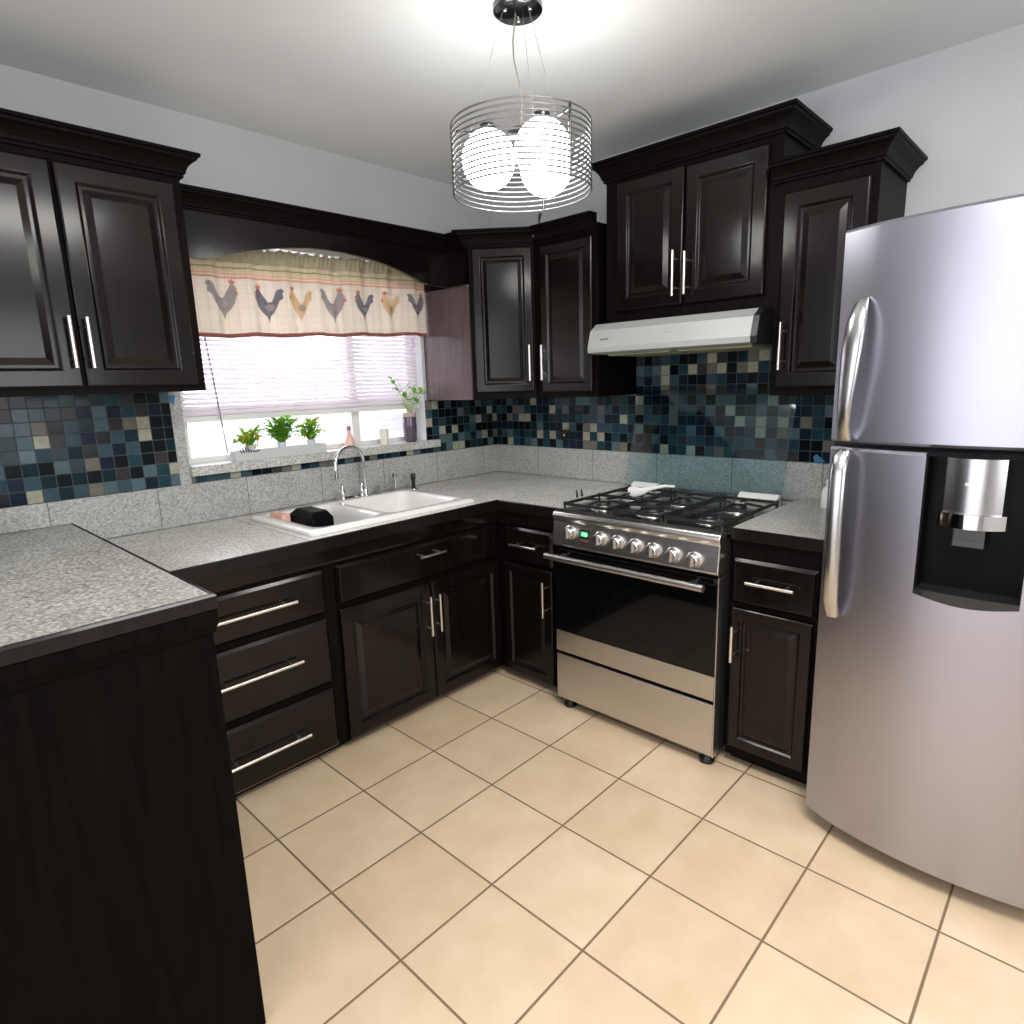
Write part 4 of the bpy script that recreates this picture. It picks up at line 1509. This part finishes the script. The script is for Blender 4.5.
pb = MB().lathe((-1.075, 0.0, SZ + 0.0002), [(0.026, 0), (0.029, 0.006), (0.029, 0.03), (0.020, 0.055), (0.010, 0.075), (0.009, 0.092)], 24)
o = pb.build('soap_bottle', plain('pink_soap', (0.80, 0.48, 0.42), 0.25), None, 50)
tag(o, 'small pink soap bottle on the sill behind the faucet', 'bottle')
MB().lathe((-1.075, 0.0, SZ + 0.0925), [(0.011, 0), (0.011, 0.016), (0.006, 0.022)], 18).build('cap', plain('mauve_cap', (0.30, 0.18, 0.24), 0.4), o, 50)
cp = MB().lathe((-0.860, 0.0, SZ + 0.0002), [(0.020, 0), (0.0225, 0.004), (0.0235, 0.082), (0.021, 0.082), (0.020, 0.010)], 24)
tag(cp.build('cream_cup', plain('cream_wax', (0.78, 0.76, 0.64), 0.5), None, 50), 'plain cream cylindrical cup on the sill between pink bottle and vase', 'cup')

vs = thing('plant_vase', (-0.685, 0.0, SZ), 'dark glass vase of green leafy cuttings at the right end of the sill', 'vase')
MB().lathe((-0.685, 0.002, SZ + 0.0002), [(0.030, 0), (0.036, 0.008), (0.039, 0.09), (0.037, 0.135), (0.034, 0.135), (0.034, 0.10)], 26).build('vase_body', plain('smoky_violet_glass', (0.09, 0.07, 0.10), 0.12, coat=0.5), vs, 50)
MB().lathe((-0.685, 0.002, SZ + 0.136), [(0.035, 0), (0.039, 0.003), (0.037, 0.022), (0.030, 0.024)], 26).build('rim_band', plain('pinkish_band', (0.45, 0.35, 0.32), 0.5), vs, 50)
stm = MB()
lvs = MB()
rnd = random.Random(5)
for bx, bz, by in ((-0.800, 1.50, -0.015), (-0.775, 1.455, -0.01), (-0.712, 1.46, -0.02), (-0.665, 1.42, -0.03), (-0.625, 1.43, -0.055), (-0.73, 1.40, -0.03), (-0.690, 1.385, -0.02), (-0.655, 1.37, -0.045)):
    tip = Vector((bx, by, bz))
    b0 = Vector((-0.685 + rnd.uniform(-.012, .012), 0.002, SZ + 0.15))
    mid = b0.lerp(tip, 0.6) + Vector((0, 0, 0.02))
    stm.tube([b0, mid, tip], 0.0018, 6)
    for k in range(4):
        a = rnd.uniform(0, 2 * PI)
        q = mid.lerp(tip, rnd.uniform(0.4, 1))
        leaf(lvs, q, q + Vector((0.040 * math.cos(a), -0.014, 0.030 * math.sin(a) + 0.006)), 0.013, 0.004)
leaf(lvs, (-0.665, -0.05, 1.41), (-0.590, -0.095, 1.415), 0.022, 0.008)
stm.build('stems', LEAFL, vs)
lvs.build('leaves', LEAF, vs)

# ------------------------------------------------------------------ small wall items
po = thing('power_outlet', (-0.009, -0.552, 1.156), 'small black power outlet on the mosaic wall left of the stove', 'outlet')
MB().box(-0.014, -0.0085, -0.590, -0.515, 1.125, 1.187, 0.002).build('cover_plate', BLACKP, po)
MB().box(-0.022, -0.0145, -0.572, -0.540, 1.140, 1.172, 0.003).build('socket', BLACKP, po)
MB().lathe((-0.0223, -0.556, 1.156), [(0.005, 0), (0.005, -0.0015), (0.003, -0.002)], 12, 'x').build('indicator', WHITEP, po, 50)
BLUE = plain('blue_vinyl', (0.03, 0.16, 0.30), 0.3)
m = MB().prism([(-1.912, 1.082), (-1.955, 1.088), (-1.918, 1.120), (-1.905, 1.108)], 'x', -0.0095, -0.0083)
tag(m.build('wall_sticker', BLUE), 'small blue triangular sticker on the mosaic just left of the fridge', 'sticker')
m = MB().prism([(-1.915, 1.455), (-1.880, 1.450), (-1.890, 1.410), (-1.905, 1.425)], 'y', -0.0120, -0.0105)
tag(m.build('wall_sticker', BLUE), 'small blue sticker on the tiles at the left edge of the window', 'sticker')
m = MB().tube([(-0.30, -0.64, 2.2005), (-0.30, -0.64, 2.245), (-0.315, -0.655, 2.262), (-0.33, -0.675, 2.262), (-0.335, -0.68, 2.250)], 0.006, 10)
m.lathe((-0.30, -0.64, 2.1605), [(0.014, 0), (0.014, 0.005), (0.007, 0.012), (0.006, 0.06)], 16)
tag(m.build('brass_hook', plain('aged_brass', (0.35, 0.27, 0.18), 0.4, 0.9), None, 50), 'small aged brass hook standing on top of the corner wall cabinets', 'hook')
